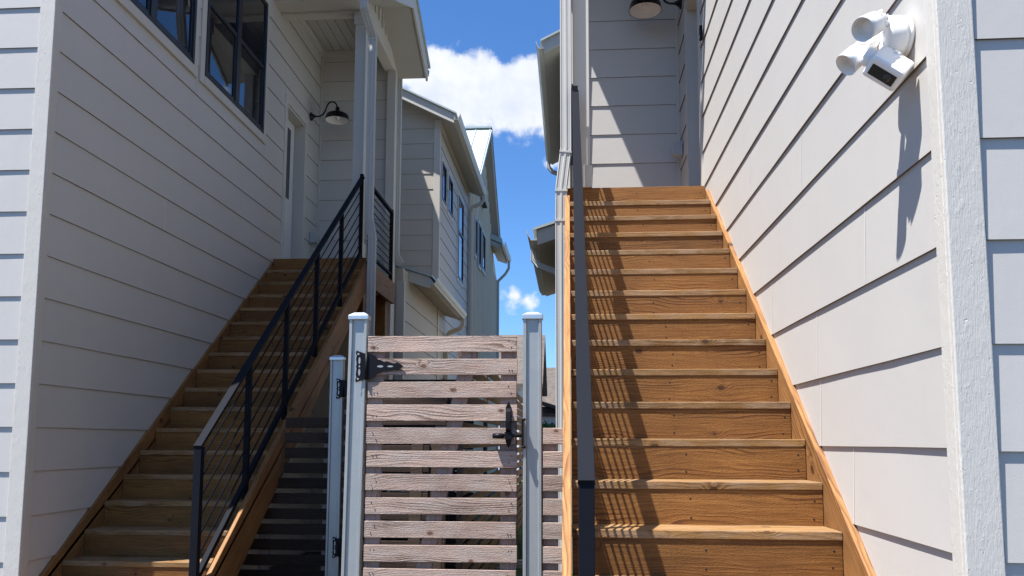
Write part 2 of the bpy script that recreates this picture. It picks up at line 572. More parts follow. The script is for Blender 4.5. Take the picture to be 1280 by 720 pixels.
def thing(name, label, cat, loc=(0, 0, 0), group=None):
    o = bpy.data.objects.new(name, None)
    COL.objects.link(o)
    o.location = loc
    o.empty_display_size = 0.2
    o['label'] = label
    o['category'] = cat
    if group:
        o['group'] = group
    return o


def structure(name, mb, mats):
    o = mb.build(name, mats)
    o['kind'] = 'structure'
    return o


def lap_course(mb, tf, z0, z1, ends0, ends1, t0=0.002, t1=0.0125, wob=0.0012, seam=None):
    """one lap-siding board; tf(s, z, d) -> xyz; ends0/ends1 = (s range at the bottom / at the top); seams = butt joints"""
    a0, b0 = ends0
    a1, b1 = ends1
    n = max(2, int(abs(b0 - a0) / 0.45) + 1)
    rows = []
    zj = random.uniform(-.002, .002)
    for i in range(n + 1):
        t = i / n
        s0, s1 = a0 + (b0 - a0) * t, a1 + (b1 - a1) * t
        dz, dd = random.uniform(-wob, wob) + zj, random.uniform(-wob, wob)
        rows.append([tf(s0, z0 + dz, 0), tf(s0, z0 + dz, t1 + dd), tf(s1, z1 + 0.012, t0), tf(s1, z1 + 0.012, 0)])
    V = [p for r in rows for p in r]
    F = [(i * 4 + j, i * 4 + (j + 1) % 4, (i + 1) * 4 + (j + 1) % 4, (i + 1) * 4 + j) for i in range(n) for j in range(4)]
    F += [(3, 2, 1, 0), (n * 4, n * 4 + 1, n * 4 + 2, n * 4 + 3)]
    o = len(mb.f)
    mb.add(V, F)
    for i in range(n):
        mb.mi[o + i * 4] = 2                               # raw lower board edge, kept dark also to draw the lap shadow line
    for s in seam or ():
        mb.add([tf(s - .0026, z0 + .004, t1 + .0022), tf(s + .0026, z0 + .004, t1 + .0022), tf(s + .0026, z1 - .004, t0 + .0022), tf(s - .0026, z1 - .004, t0 + .0022)], [(0, 1, 2, 3)], 1)


def lap_wall(mb, tf, s0, s1, zlines, zlo, zhi, clip=None, seams=None):
    """courses between zlo and zhi; clip(z) -> (s0, s1) for gables"""
    for i in range(len(zlines) - 1):
        a, b = max(zlines[i], zlo), min(zlines[i + 1], zhi)
        if b - a < 0.02:
            continue
        e0 = clip(a) if clip else (s0, s1)
        e1 = clip(b) if clip else (s0, s1)
        if e0[1] - e0[0] < .02:
            continue
        lap_course(mb, tf, a, b, e0, e1, seam=[s for j, s in (seams or ()) if j == i])


DS = 0.0
def downspout_profile(w, d):
    """corrugated rectangular pipe, w across, d deep"""
    P = []
    k = 2
    def edge(x0, y0, x1, y1):
        for i in range(k):
            for t, q in ((0.14, 0.0), (0.24, 0.085), (0.76, 0.085), (0.86, 0.0)):
                f = (i + t) / k
                nx, ny = (y1 - y0), -(x1 - x0)
                l = math.hypot(nx, ny)
                P.append((x0 + (x1 - x0) * f - nx / l * q * .06, y0 + (y1 - y0) * f - ny / l * q * .06))
    a, b = w / 2, d / 2
    edge(-a, -b, a, -b); edge(a, -b, a, b); edge(a, b, -a, b); edge(-a, b, -a, -b)
    return P


def gutter_profile(s):
    """K-style trough seen in section; s = +1/-1 is the side the lip is on (x, z)"""
    o = [(0, 0), (0.075, 0), (0.080, 0.020), (0.105, 0.055), (0.118, 0.085), (0.120, 0.118), (0.108, 0.118), (0.108, 0.110), (0.112, 0.108), (0.110, 0.088), (0.098, 0.060), (0.074, 0.024), (0.069, 0.006), (0.006, 0.006), (0.006, 0.118), (0, 0.118)]
    return [(x * s, z) for x, z in o]


# ------------------------------------------------------------------ ground
g = MB()
g.box(-900, 900, -300, 1500, GZ - 0.5, GZ)
structure('ground', g, M['soil'])
g = MB()
g.add([(-2.3, 8.3, GZ + .004), (1.1, 8.3, GZ + .004), (1.1, 34, GZ + .004), (-2.3, 34, GZ + .004)], [(0, 1, 2, 3)])
structure('lawn_ground', g, M['turf'])
g = MB()
g.box(-6.5, 4.5, -8, 4.9, GZ - .05, GZ + .03)
structure('path', g, M['asphalt'])


def grass_patch():
    mb = MB()
    for _ in range(5200):
        x, y = random.uniform(-2.2, 1.0), random.uniform(8.4, 24)
        h = random.uniform(.025, .07)
        a = random.uniform(0, 6.28)
        w = .006
        lx, ly = random.uniform(-.03, .03), random.uniform(-.03, .03)
        mb.add([(x - w * math.cos(a), y - w * math.sin(a), GZ), (x + w * math.cos(a), y + w * math.sin(a), GZ), (x + lx, y + ly, GZ + h)], [(0, 1, 2)])
    o = mb.build('grass', M['leaf'], fix=False)
    o['kind'] = 'stuff'
    o['label'] = 'short green grass in the passage behind the gate'


grass_patch()


# ------------------------------------------------------------------ staircases
RUN, RISE = 0.254, 0.1955


def staircase(name, label, x_in, x_out, y_top, z_top, n, rail_x, rail_y0, rail_n, rail_dy, rail_h, rail_end, depth, z_foot):
    """x_in: tread end by the wall, x_out: open side. The flight climbs along +Y to a landing at (y_top, z_top)."""
    s = 1 if x_out > x_in else -1
    lo, hi = min(x_in, x_out), max(x_in, x_out)
    root = thing(name, label, 'staircase', ((lo + hi) / 2, y_top - n * RUN, z_foot))
    for k in range(1, n):
        y, z = y_top - k * RUN, z_top - k * RISE
        dz = random.uniform(-.0015, .0015)
        b = MB()
        b.box(lo + .002, hi - .002, y + random.uniform(-.003, .003), y + .138, z - .038, z + dz)
        b.box(lo + .002, hi - .002, y + .144, y + RUN + .0045, z - .038, z + dz - .001)
        b.build('tread', M['tread'], root, 0.004)
    for k in range(0, n):
        y, z = y_top - k * RUN + .006, z_top - k * RISE
        zb = z - RISE - .036 if k < n - 1 else z_foot
        top = z - .0383 if k else z
        x0, x1 = (lo + .003, hi - .003) if k else (lo - .035, hi + .004)
        yy = y if k else y - .004
        b = MB()
        b.box(x0, x1, yy, yy + .022, zb, top)
        for fx in (.035, .5 + random.uniform(-.03, .03), .965):
            for fz in (.24, .76):
                x = lo + (hi - lo) * fx + random.uniform(-.006, .006)
                zz = zb + .036 + (top - zb - .036) * fz + random.uniform(-.01, .01)
                b.lathe([(0.0, -.0016), (.0050, -.0016), (.0050, .001)], (x, yy, zz), (0, 1, 0), 8, 1, False)
        b.build('riser', [M['riser'], M['gap']], root, 0.002)
    # stringers: the board edge runs just above the line of the nosings
    y0, z0 = y_top - n * RUN - .02, z_top - n * RISE
    m = RISE / RUN
    up_ = .016
    poly = [(y0, z0 + up_ - .02), (y_top - .004, z_top - RISE * .0 + up_ - .06), (y_top - .004, z_top - .385), (y0 + .42, z_foot), (y0, z_foot)]
    poly = [(y0, z_foot), (y0, z0 + RISE * .4), (y0 + .08, z0 + RISE * .4 + .10 * m + up_), (y_top - .012, z_top + up_ - .055), (y_top - .012, z_top - .36), (y_top - .012 - (z_top - .36 - z_foot) / m, z_foot)]
    for a, b_ in ((lo - .039, lo), (hi, hi + .039)):
        MB().prism(poly, 0, a, b_).build('stringer', M['stringer'], root, 0.004)
    # landing: decking boards on a frame, with two support posts
    b = MB()
    y = y_top - .018
    y_end = y_top + depth
    yy = y_top + .01
    while yy < y_end - .02:
        b.box(lo - .034, hi + .004, yy, min(yy + .137, y_end), z_top - .030, z_top)
        yy += .143
    b.build('landing_decking', M['tread'], root, 0.003)
    xo = x_out + s * .0005
    b = MB()
    b.box(min(xo, xo + s * .04), max(xo, xo + s * .04), y_top + .006, y_end - .25, z_top - .335, z_top - .032)
    b.build('rim_beam', M['beam'], root, 0.004)
    b = MB()
    for q in range(5):
        x = lo + .12 + q * (hi - lo - .24) / 4
        b.box(x - .02, x + .02, y_top + .03, y_end - .3, z_top - .24, z_top - .033)
    b.build('joists', M['beam'], root)
    for py in (y_top + .10, y_end - .42):
        px = x_out - s * .10
        MB().box(px - .07, px + .07, py - .07, py + .07, GZ, z_top - .245).build('support_post', M['beam'], root, 0.005)
    # railing
    rl = z_top - (y_top - 0) * m                           # nosing line: z = rl + m*y
    H = lambda yq, h: rl + m * yq + h
    y1, yN = rail_y0, rail_end
    sq = .025
    rail = MB()
    rail.sweep([(-.029, -.012), (.029, -.012), (.029, .012), (-.029, .012)], [(rail_x, y1 - .027, H(y1 - .027, rail_h)), (rail_x, yN + .03, H(yN + .03, rail_h))], (1, 0, 0))
    rail.sweep([(-.019, -.019), (.019, -.019), (.019, .019), (-.019, .019)], [(rail_x, y1 + .02, H(y1 + .02, .115)), (rail_x, yN, H(yN, .115))], (1, 0, 0))
    rail = rail.build('stair_railing', M['rail'], root, 0.002)
    for i in range(rail_n):
        yq = y1 + i * rail_dy
        last = i == rail_n - 1
        zb = H(yq, -.03) if i else max(GZ, H(yq, -.12))
        p = MB()
        if i == 0:
            p.box(rail_x - .027, rail_x + .027, yq - .027, yq + .027, zb, H(yq, rail_h) - .022)
        else:
            w = .021
            p.box(rail_x - w, rail_x + w, yq - w, yq + w, zb if not last else z_top - .02, H(yq, rail_h) + (-.03 if not last else .055))
        p.build('railing_post', M['rail'], rail, 0.002)
    nr = 6
    for j in range(nr):
        h = .115 + (rail_h - .115) * (j + 1) / (nr + 1)
        MB().tube([(rail_x, y1, H(y1, h)), (rail_x, yN, H(yN, h))], .0062, 8, (1, 0, 0)).build('railing_rod', M['rail'], rail)
    return root, rail


# right flight and left flight
root_r, _ = staircase('wooden_staircase', 'sunlit brown wooden staircase climbing along the white wall with the floodlight', 1.148, 0.001, 6.976, 2.166, 19,
                      .052, 2.86, 6, (6.88 - 2.86) / 5, .885, 6.88, 1.74, GZ)
root_l, rail_l = staircase('wooden_staircase', 'shaded brown wooden staircase with black rod railing under the dark windows', -3.680, -2.523, 9.974, 2.26, 20,
                           -2.565, 5.63, 6, (9.86 - 5.63) / 5, 1.06, 9.86, 1.75, GZ)


def landing_rail(root, x, y0, y1, z):
    rail = MB()
    rail.box(x - .025, x + .025, y0, y1, z + .98, z + 1.015)
    rail = rail.build('landing_railing', M['rail'], root, 0.002)
    MB().box(x - .019, x + .019, y0, y1, z + .08, z + .115).build('bottom_rail', M['rail'], rail, 0.002)
    for y in (y0 + .02, y1 - .02):
        MB().box(x - .024, x + .024, y - .024, y + .024, z - .03, z + 1.04).build('railing_post', M['rail'], rail, 0.002)
    for j in range(8):
        h = z + .115 + .865 * (j + 1) / 9
        MB().tube([(x, y0, h), (x, y1, h)], .006, 8, (1, 0, 0)).build('railing_rod', M['rail'], rail)


landing_rail(root_l, -2.545, 10.20, 11.52, 2.26)
landing_rail(root_r, .03, 7.22, 8.55, 2.166)


# ------------------------------------------------------------------ the two front houses
def front_house(name, label, xw, s, xfar, ycorner, yland, yback, zland, side_z, side_dz, front_z, front_dz, post_x, seams, windows=()):
    """xw: plane of the stair-side wall, s: its outward direction in x (+1/-1); xfar: other side of the house"""
    root = thing(name, label, 'house', ((xw + xfar) / 2, ycorner + 3, GZ))
    sx = lambda s_: 0
    tf_side = lambda q, z, d: (xw + s * d, q, z)
    yf = ycorner + .022                                    # plane behind the front siding
    tf_front = lambda q, z, d: (q, yf - d, z)
    tf_back = lambda q, z, d: (q, yback - d, z)
    TOP = 7.3
    door0, door1, doorh = yland + .34, yland + 1.06, zland + 2.16
    rec = .15
    lx = lambda a, b: (min(a, b), max(a, b))
    # solid walls
    w = MB()
    inn = xw - s * (rec + .06)
    w.box(*lx(inn, xfar), yf, yback + 6 if False else yback + 1.2, GZ, TOP)
    w.box(*lx(xw, inn), yf, door0, GZ, TOP)
    w.box(*lx(xw, inn), door1, yback + .1, GZ, TOP)
    w.box(*lx(xw, inn), door0, door1, doorh, TOP)
    w.box(*lx(xw, inn), door0, door1, GZ, zland + .02)
    back_out = post_x + s * .07
    w.box(*lx(xw, back_out), yback, yback + .22, GZ, TOP)
    w.build('wall', M['trim'], root)
    # lap siding
    def lines(z, dz):
        k = math.floor((GZ - z) / dz)
        return [z + dz * i for i in range(int(k), int(k) + 30)]
    zs = lines(side_z, side_dz)
    b = MB()
    tr = .092
    holes = [(door0 - tr, door1 + tr, zland + .02, doorh + tr)] + [(a - .10, c + .10, z0 - .10, z1 + .10) for a, c, z0, z1 in windows]
    base = int(math.floor((GZ - side_z) / side_dz))
    for i in range(len(zs) - 1):
        a, c = max(zs[i], GZ + .03), min(zs[i + 1], TOP - .02)
        if c - a < .03:
            continue
        cuts = [ycorner + .088 + .004, yback - .045]
        spans = [(cuts[0], cuts[1], a, c)]
        for h in holes:
            new = []
            for (p, q, za, zc) in spans:
                if h[3] <= za + .002 or h[2] >= zc - .002 or h[1] <= p or h[0] >= q:
                    new.append((p, q, za, zc))
                    continue
                if p < h[0] - .01:
                    new.append((p, h[0], za, zc))
                if q > h[1] + .01:
                    new.append((h[1], q, za, zc))
                if h[2] > za + .03:
                    new.append((max(p, h[0]), min(q, h[1]), za, min(zc, h[2])))
                if h[3] < zc - .03:
                    new.append((max(p, h[0]), min(q, h[1]), max(za, h[3]), zc))
            spans = new
        for (p, q, za, zc) in spans:
            sm = [y for (idx, y) in seams if idx == i + base and p < y < q]
            lap_course(b, tf_side, za, zc, (p, q), (p, q), seam=sm)
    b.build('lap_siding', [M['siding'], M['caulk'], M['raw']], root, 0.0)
    b = MB()
    xf0, xf1 = lx(xw + s * .017 - s * .118, xfar)
    lap_wall(b, tf_front, xf0, xf1, lines(front_z, front_dz), GZ + .03, TOP - .02)
    b.build('front_siding', [M['siding'], M['caulk'], M['raw']], root)
    b = MB()
    xb0, xb1 = lx(xw - s * .0 + s * .035, back_out - s * .05)
    lap_wall(b, tf_back, xb0, xb1, lines(side_z + .10, side_dz), zland + .01, TOP - .02)
    b.build('porch_siding', [M['siding'], M['caulk'], M['raw']], root)
    # corner boards
    b = MB()
    xo = xw + s * .017
    b.box(*lx(xo, xo - s * .113), ycorner, yf, GZ + .01, TOP)
    b.build('corner_board', M['sawn'], root, 0.004)
    b = MB()
    b.box(*lx(xo - s * .0, xw), yf + .0005, ycorner + .092, GZ + .01, TOP)
    b.build('corner_board', M['sawn'] if s < 0 else M['trim'], root, 0.004)
    b = MB()
    b.box(*lx(xw + s * .035, xw), yback - .04, yback - .0005, zland, TOP)
    b.box(*lx(back_out + s * .002, back_out - s * .05), yback - .024, yback - .0005, GZ, TOP)
    b.build('corner_board', M['trim'], root, 0.002)
    # door: casing, recessed frame, slab with a tall narrow light
    b = MB()
    for (a, c, z0, z1) in ((door0 - tr, door0 - .001, zland, doorh + tr), (door1 + .001, door1 + tr, zland, doorh + tr), (door0 - .001, door1 + .001, doorh, doorh + tr)):
        b.box(*lx(xw + s * .022, xw - s * .001), a, c, z0, z1)
    for (a, c, z0, z1) in ((door0, door0 + .03, zland + .021, doorh), (door1 - .004, door1 + .0, zland + .021, doorh), (door0 + .03, door1 - .004, doorh - .03, doorh)):
        b.box(*lx(xw + s * .006, xw - s * (rec + .04)), a, c, z0, z1 - .001)
    d = b.build('door', M['trim'], root, 0.003)
    b = MB()
    xd = xw - s * (rec - .02)
    b.box(*lx(xd, xd - s * .045), door0 + .035, door1 - .012, zland + .03, doorh - .035)
    dw = door1 - door0
    for (za, zc) in ((zland + .18, zland + .86),):
        for (ya, yc) in ((door0 + .13, door0 + .13 + dw * .30), (door1 - .11 - dw * .30, door1 - .11)):
            b.box(*lx(xd + s * .012, xd), ya, yc, za, zc)
    b.build('door_slab', M['door'], d, 0.006)
    b = MB()
    b.box(*lx(xd + s * .006, xd), door0 + .20, door1 - .18, zland + 1.02, doorh - .16)
    b.build('door_glass', M['glass'], d)
    b = MB()
    b.lathe([(0, 0), (.028, 0), (.028, .012), (.012, .014), (.012, .05), (.028, .055), (.03, .075), (.02, .09), (0, .092)], (xd, door0 + .10, zland + .97), (s, 0, 0), 16)
    b.build('handle', M['black'], d)
    # porch post with plinth
    b = MB()
    px = post_x
    py = yland + .075
    HB = zland + 3.20                                      # underside of the porch header
    b.box(px - .07, px + .07, py - .07, py + .07, zland + .001, HB)
    b.build('porch_post', M['trim'], root, 0.005)
    b = MB()
    b.box(px - .088, px + .088, py - .088, py + .088, zland + .002, zland + .20)
    b.build('post_plinth', M['trim'], root, 0.005)
    b = MB()
    b.box(px - .088, px + .088, py - .088, py + .088, HB - .16, HB - .001)
    b.build('post_capital', M['trim'], root, 0.005)
    b = MB()
    rx = px + s * .035
    b.box(rx - .065, rx + .065, yback - .085, yback - .026, zland + .001, HB)
    b.build('porch_post', M['trim'], root, 0.005)
    # porch header beams, ceiling of grooved boards
    zc = zland + 3.56
    b = MB()
    b.box(*lx(xw + s * .001, px + s * .075), yland + .002, yland + .148, HB, HB + .62)
    b.box(px - .075, px + .075, yland + .149, yback + .16, HB, HB + .24)
    yq = yback - 2.06 + .03                                  # closed overhang in front of the header
    b.box(*lx(xw + s * .001, px + s * .02), yq, yland - .001, HB + .03, HB + .60)
    b.build('porch_header', M['trim'], root, 0.004)
    b = MB()
    x = xw + s * .06
    while abs(x - xw) < abs(px - s * .08 - xw):
        b.box(*lx(x, x + s * .126), yland + .15, yback - .001, zc, zc + .02)
        x += s * .136
    b.box(*lx(xw, px), yland + .14, yback, zc + .021, zc + .04)
    b.build('porch_ceiling', M['soffit'], root, 0.004)
    b = MB()
    b.box(*lx(xw + s * .001, xw + s * .06), yland + .15, yback - .002, zc - .09, zc - .0015)
    b.box(*lx(xw + s * .061, px - s * .08), yback - .03, yback - .001, zc - .09, zc - .0015)
    b.build('crown_trim', M['trim'], root, 0.004)
    # cross gable over the porch: battened wall, sloping soffit, fascia, metal roof
    ye, yr, yn = yback + .22, yback - .92, yback - 2.06
    ze = HB + .0
    mm = .46
    xg = px + s * .055
    xr = px + s * .52 if s > 0 else px - .40
    zr = lambda y: ze + mm * (abs(yr - ye) - abs(y - yr))
    b = MB()
    yy = yland + .0
    poly = [(yn + .3, HB + .24), (ye - .06, HB + .24), (ye - .06, max(HB + .24, zr(ye - .06)) + .001), (yr, zr(yr)), (yn + .3, zr(yn + .3))]
    b.prism(poly, 0, *lx(xg, xg - s * .03))
    P = [(yn + .3, zr(yn + .3) - .02), (yn + .3, zr(yn + .3) + .60), (yr, zr(yr) + .60), (ye - .06, zr(ye - .06) + .60), (ye - .06, zr(ye - .06) - .02), (yr, zr(yr) - .02)]
    b.prism(P, 0, *lx(xg - s * .0305, xg - s * .05))  # hidden upstand, added to block sun leaking through the roof gap
    q = yland + .10
    while q < ye - .25:
        b.box(*lx(xg + s * .017, xg + s * .0005), q - .02, q + .02, HB + .245, zr(q) - .01)
        q += .205
    b.build('gable_siding', M['siding'], root)
    b = MB()
    t = .20
    for (ya, yb) in ((yr, ye), (yr, yn)):
        P = [(ya, zr(ya)), (yb, zr(yb)), (yb, zr(yb) + t), (ya, zr(ya) + t)]
        b.prism(P, 0, *lx(xr - s * .03, xg - s * .01))
    b.build('porch_soffit', M['soffit'], root)
    b = MB()
    for (ya, yb) in ((yr, ye + .02), (yr, yn - .02)):
        P = [(ya, zr(ya) - .03), (yb, zr(yb) - .03), (yb, zr(yb) + t + .01), (ya, zr(ya) + t + .01)]
        b.prism(P, 0, *lx(xr, xr - s * .0295))
    b.build('rake_board', M['trim'], root, 0.002)
    b = MB()
    for (ya, yb) in ((yr, ye + .07), (yr, yn - .07)):
        z0 = t + .014
        P = [(ya, zr(ya) + z0), (yb, zr(yb) + z0), (yb, zr(yb) + z0 + .03), (ya, zr(ya) + z0 + .03)]
        b.prism(P, 0, *lx(xr + s * .03, xg - s * .02))
        b.prism([(u, v + .36) for u, v in P], 0, *lx(xg - s * .021, xw - s * 2.0))
    b.build('porch_roof', M['roofmetal'], root)
    for (yq, dirn) in ((ye + .022, 1), (yn - .022, -1)):
        b = MB()
        pr = gutter_profile(dirn)
        b.prism([(yq + u, zr(ye) + .07 + v) for u, v in pr], 0, *lx(xr, xr - s * 1.6))
        b.build('gutter', M['alu'], root)
    # main roof over the house body
    b = MB()
    rx0, rx1 = lx(xw + s * .30, xfar - s * .3)
    mid = (rx0 + rx1) / 2
    for (a, c) in ((mid, rx0), (mid, rx1)):
        P = [(a, TOP + 1.6), (c, TOP), (c, TOP + .2), (a, TOP + 1.8)]
        b.prism(P, 1, ycorner - .3, yback + 1.5)
    b.build('roof', M['roofmetal'], root)
    return root, dict(px=px, HB=HB, zland=zland, yland=yland, xr=xr, yn=yn)


WIN = [(5.98, 7.60, 3.68, 5.33), (7.85, 9.465, 3.68, 5.33)]
HR, IR = front_house('white_house', 'bright sunlit white lap-sided house on the right with the floodlight camera on its wall', 1.185, -1, 6.2, 2.61, 6.976, 8.72, 2.166,
                     -.338, .3206, -.352, .326, .104, [(1, 4.02), (2, 4.05), (0, 3.6), (3, 4.9), (3, 3.35), (5, 4.2), (6, 5.4)])
HL, IL = front_house('white_house', 'white lap-sided house on the left in shade with dark double windows above its stairs', -3.71, 1, -9.5, 5.45, 9.974, 11.73, 2.26,
                     -.82, .3031, -.82, .3025, -2.655, [(1, 8.1), (9, 7.2)], WIN)


def double_window(root, xw, y0, y1, z0, z1, zm):
    """two double-hung sashes side by side, black frames, white casing (wall faces +X)"""
    f = MB()
    c = .095
    for (a, b_, p, q) in ((y0 - c, y0, z0 - c, z1 + c), (y1, y1 + c, z0 - c, z1 + c), (y0, y1, z1, z1 + c)):
        f.box(xw - .002, xw + .024, a, b_, p, q)
    f.box(xw - .002, xw + .030, y0, y1, z0 - c, z0)
    w = f.build('window', M['trim'], root, 0.003)
    ym = (y0 + y1) / 2
    f = MB()
    xi, xo = xw + .001, xw + .034
    t = .045
    f.box(xi, xo, y0 + .0005, y0 + t, z0 + .0005, z1 - .0005)
    f.box(xi, xo, y1 - t, y1 - .0005, z0 + .0005, z1 - .0005)
    f.box(xi, xo - .004, y0 + t, y1 - t, z0 + .0005, z0 + t)
    f.box(xi, xo - .004, y0 + t, y1 - t, z1 - t, z1 - .0005)
    f.box(xi, xo - .001, ym - .05, ym + .05, z0 + t, z1 - t)
    f.box(xi, xo - .010, y0 + t, ym - .05, zm - .022, zm + .022)
    f.box(xi, xo - .010, ym + .05, y1 - t, zm - .022, zm + .022)
    for (a, b_) in ((y0 + t, ym - .05), (ym + .05, y1 - t)):            # lower sash rails
        f.box(xi, xo - .014, a, a + .03, z0 + t, zm - .022)
        f.box(xi, xo - .014, b_ - .03, b_, z0 + t, zm - .022)
        f.box(xi, xo - .014, a + .03, b_ - .03, z0 + t, z0 + t + .035)
    f.build('window_frame', M['frame'], w, 0.002)
    for (a, b_) in ((y0 + t, ym - .05), (ym + .05, y1 - t)):
        for (p, q, d) in ((z0 + t, zm - .022, .006), (zm + .022, z1 - t, .014)):
            MB().box(xi, xi + d, a + .0005, b_ - .0005, p + .0005, q - .0005).build('pane', M['glass'], w)


for (a, b_, p, q) in WIN:
    double_window(HL, -3.71, a, b_, p, q, 4.49)


# downspouts of the two porches
def porch_downspout(root, pts, w=.10, d=.076):
    b = MB()
    b.sweep(downspout_profile(w, d), pts, (1, 0, 0))
    for i in range(1, len(pts) - 1):                                     # crimped joints
        p = Vector(pts[i])
        t = (Vector(pts[i + 1]) - p).normalized()
        b.sweep([(-w / 2 - .003, -d / 2 - .003), (w / 2 + .003, -d / 2 - .003), (w / 2 + .003, d / 2 + .003), (-w / 2 - .003, d / 2 + .003)],
                [p + t * .03, p + t * .045], (1, 0, 0))
    b.build('downspout', M['alu'], root)


porch_downspout(HR, [(-.028, 6.93, 5.6), (-.028, 6.93, 2.50), (-.070, 6.93, 2.16), (-.073, 6.93, 1.9), (-.073, 6.93, GZ + .06)], .098, .076)
porch_downspout(HL, [(-2.53, 9.64, 5.66), (-2.53, 9.64, 5.34), (-2.465, 9.86, 5.06), (-2.465, 9.86, 2.72), (-2.42, 9.86, 2.50), (-2.42, 9.86, GZ + .06)], .098, .076)
b = MB()
b.sweep(downspout_profile(.09, .07), [(-2.575, 11.98, 5.55), (-2.575, 11.98, 3.2), (-2.575, 11.98, 2.75), (-2.50, 12.0, 2.62)], (1, 0, 0))
b.build('downspout', M['alu'], HL)


# ------------------------------------------------------------------ lamps, boxes, floodlight
def barn_lamp(label, base, s, reach):
    """gooseneck wall lamp: flared wall plate, curved arm, enamelled dish shade"""
    root = thing('gooseneck_lamp', label, 'lamp', base, 'gooseneck barn lamps by the doors')
    bx, by, bz = base
    b = MB()
    b.lathe([(0, 0), (.062, 0), (.062, .012), (.045, .022), (.026, .045), (.016, .07), (0, .072)], base, (s, 0, 0), 24)
    b.build('wall_plate', M['lamp_black'], root)
    pts = []
    ctrl = [(0.05, 0), (.12, .0), (.17, .02), (.21, .07), (.235, .14), (.27, .195), (.32, .21), (.365, .19), (.39, .145), (reach, .09)]
    for u, z in ctrl:
        pts.append((bx + s * u * reach / .40 if u != reach else bx + s * reach, by, bz + z))
    P = []
    for i in range(len(pts) - 1):                                       # Catmull-Rom
        p0, p1, p2, p3 = [Vector(pts[max(0, min(len(pts) - 1, i + k))]) for k in (-1, 0, 1, 2)]
        for j in range(4):
            t = j / 4
            P.append(0.5 * (2 * p1 + (p2 - p0) * t + (2 * p0 - 5 * p1 + 4 * p2 - p3) * t * t + (3 * p1 - p0 - 3 * p2 + p3) * t ** 3))
    P.append(Vector(pts[-1]))
    b = MB()
    b.tube(P, .0105, 10, (0, 1, 0))
    b.build('arm', M['lamp_black'], root)
    c = (bx + s * reach, by, bz + .10)
    b = MB()
    b.lathe([(0, .03), (.022, .03), (.03, .015), (.032, -.035), (.046, -.045), (.058, -.055), (.12, -.068), (.150, -.085), (.163, -.115), (.170, -.165), (.172, -.167), (.172, -.170), (.168, -.170)], c, (0, 0, 1), 40)
    sh = b.build('lamp_shade', M['lamp_black'], root)
    b = MB()
    b.lathe([(.1665, -.1695), (.158, -.117), (.146, -.091), (.118, -.075), (.05, -.064), (0, -.062)], c, (0, 0, 1), 40)
    b.build('shade_lining', M['lamp_white'], sh)
    b = MB()
    b.lathe([(0, -.155), (.018, -.15), (.029, -.135), (.031, -.118), (.022, -.09), (.016, -.066), (0, -.065)], c, (0, 0, 1), 20)
    b.build('bulb', M['bulb'], root)
    return root


barn_lamp('black gooseneck lamp with white-lined dish shade at top of the sunlit staircase', (1.173, 8.36, 4.56), -1, .375)
barn_lamp('black gooseneck lamp with white-lined dish shade beside the shaded left door', (-3.698, 11.28, 4.63), 1, .385)


def outlet_box(label, x, y, z, s):
    root = thing('outlet_cover', label, 'outlet', (x, y, z), 'weatherproof outlet covers by the doors')
    b = MB()
    b.box(min(x, x + s * .02), max(x, x + s * .02), y - .06, y + .06, z - .08, z + .08)
    b.build('back_plate', M['plastic_grey'], root, 0.006)
    b = MB()
    P = [(0, -.075), (.055, -.07), (.075, -.05), (.075, .045), (.05, .07), (0, .075)]
    b.prism([(x + s * (.021 + u), z + v) for u, v in P], 1, y - .052, y + .052)
    for k in range(5):
        zz = z - .045 + k * .022
        b.box(*sorted((x + s * .095, x + s * .0955)), y - .04, y + .04, zz, zz + .010)
    b.build('bubble_cover', M['plastic_grey'], root, 0.008)


outlet_box('grey weatherproof outlet cover on the shaded wall atop the sunlit staircase', 1.170, 8.50, 3.03, -1)
outlet_box('grey weatherproof outlet cover below the lamp by the shaded left door', -3.696, 11.42, 2.88, 1)

root = thing('doorbell_camera', 'slim black doorbell on the white door casing of the sunlit porch', 'doorbell', (1.16, 7.05, 3.57))
MB().box(1.141, 1.166, 7.03, 7.075, 3.50, 3.63).build('housing', M['black'], root, 0.006)
b = MB().lathe([(0, 0), (.014, 0), (.016, .004)], (1.139, 7.052, 3.53), (1, 0, 0), 16)
b.build('button', M['plastic_grey'], root)


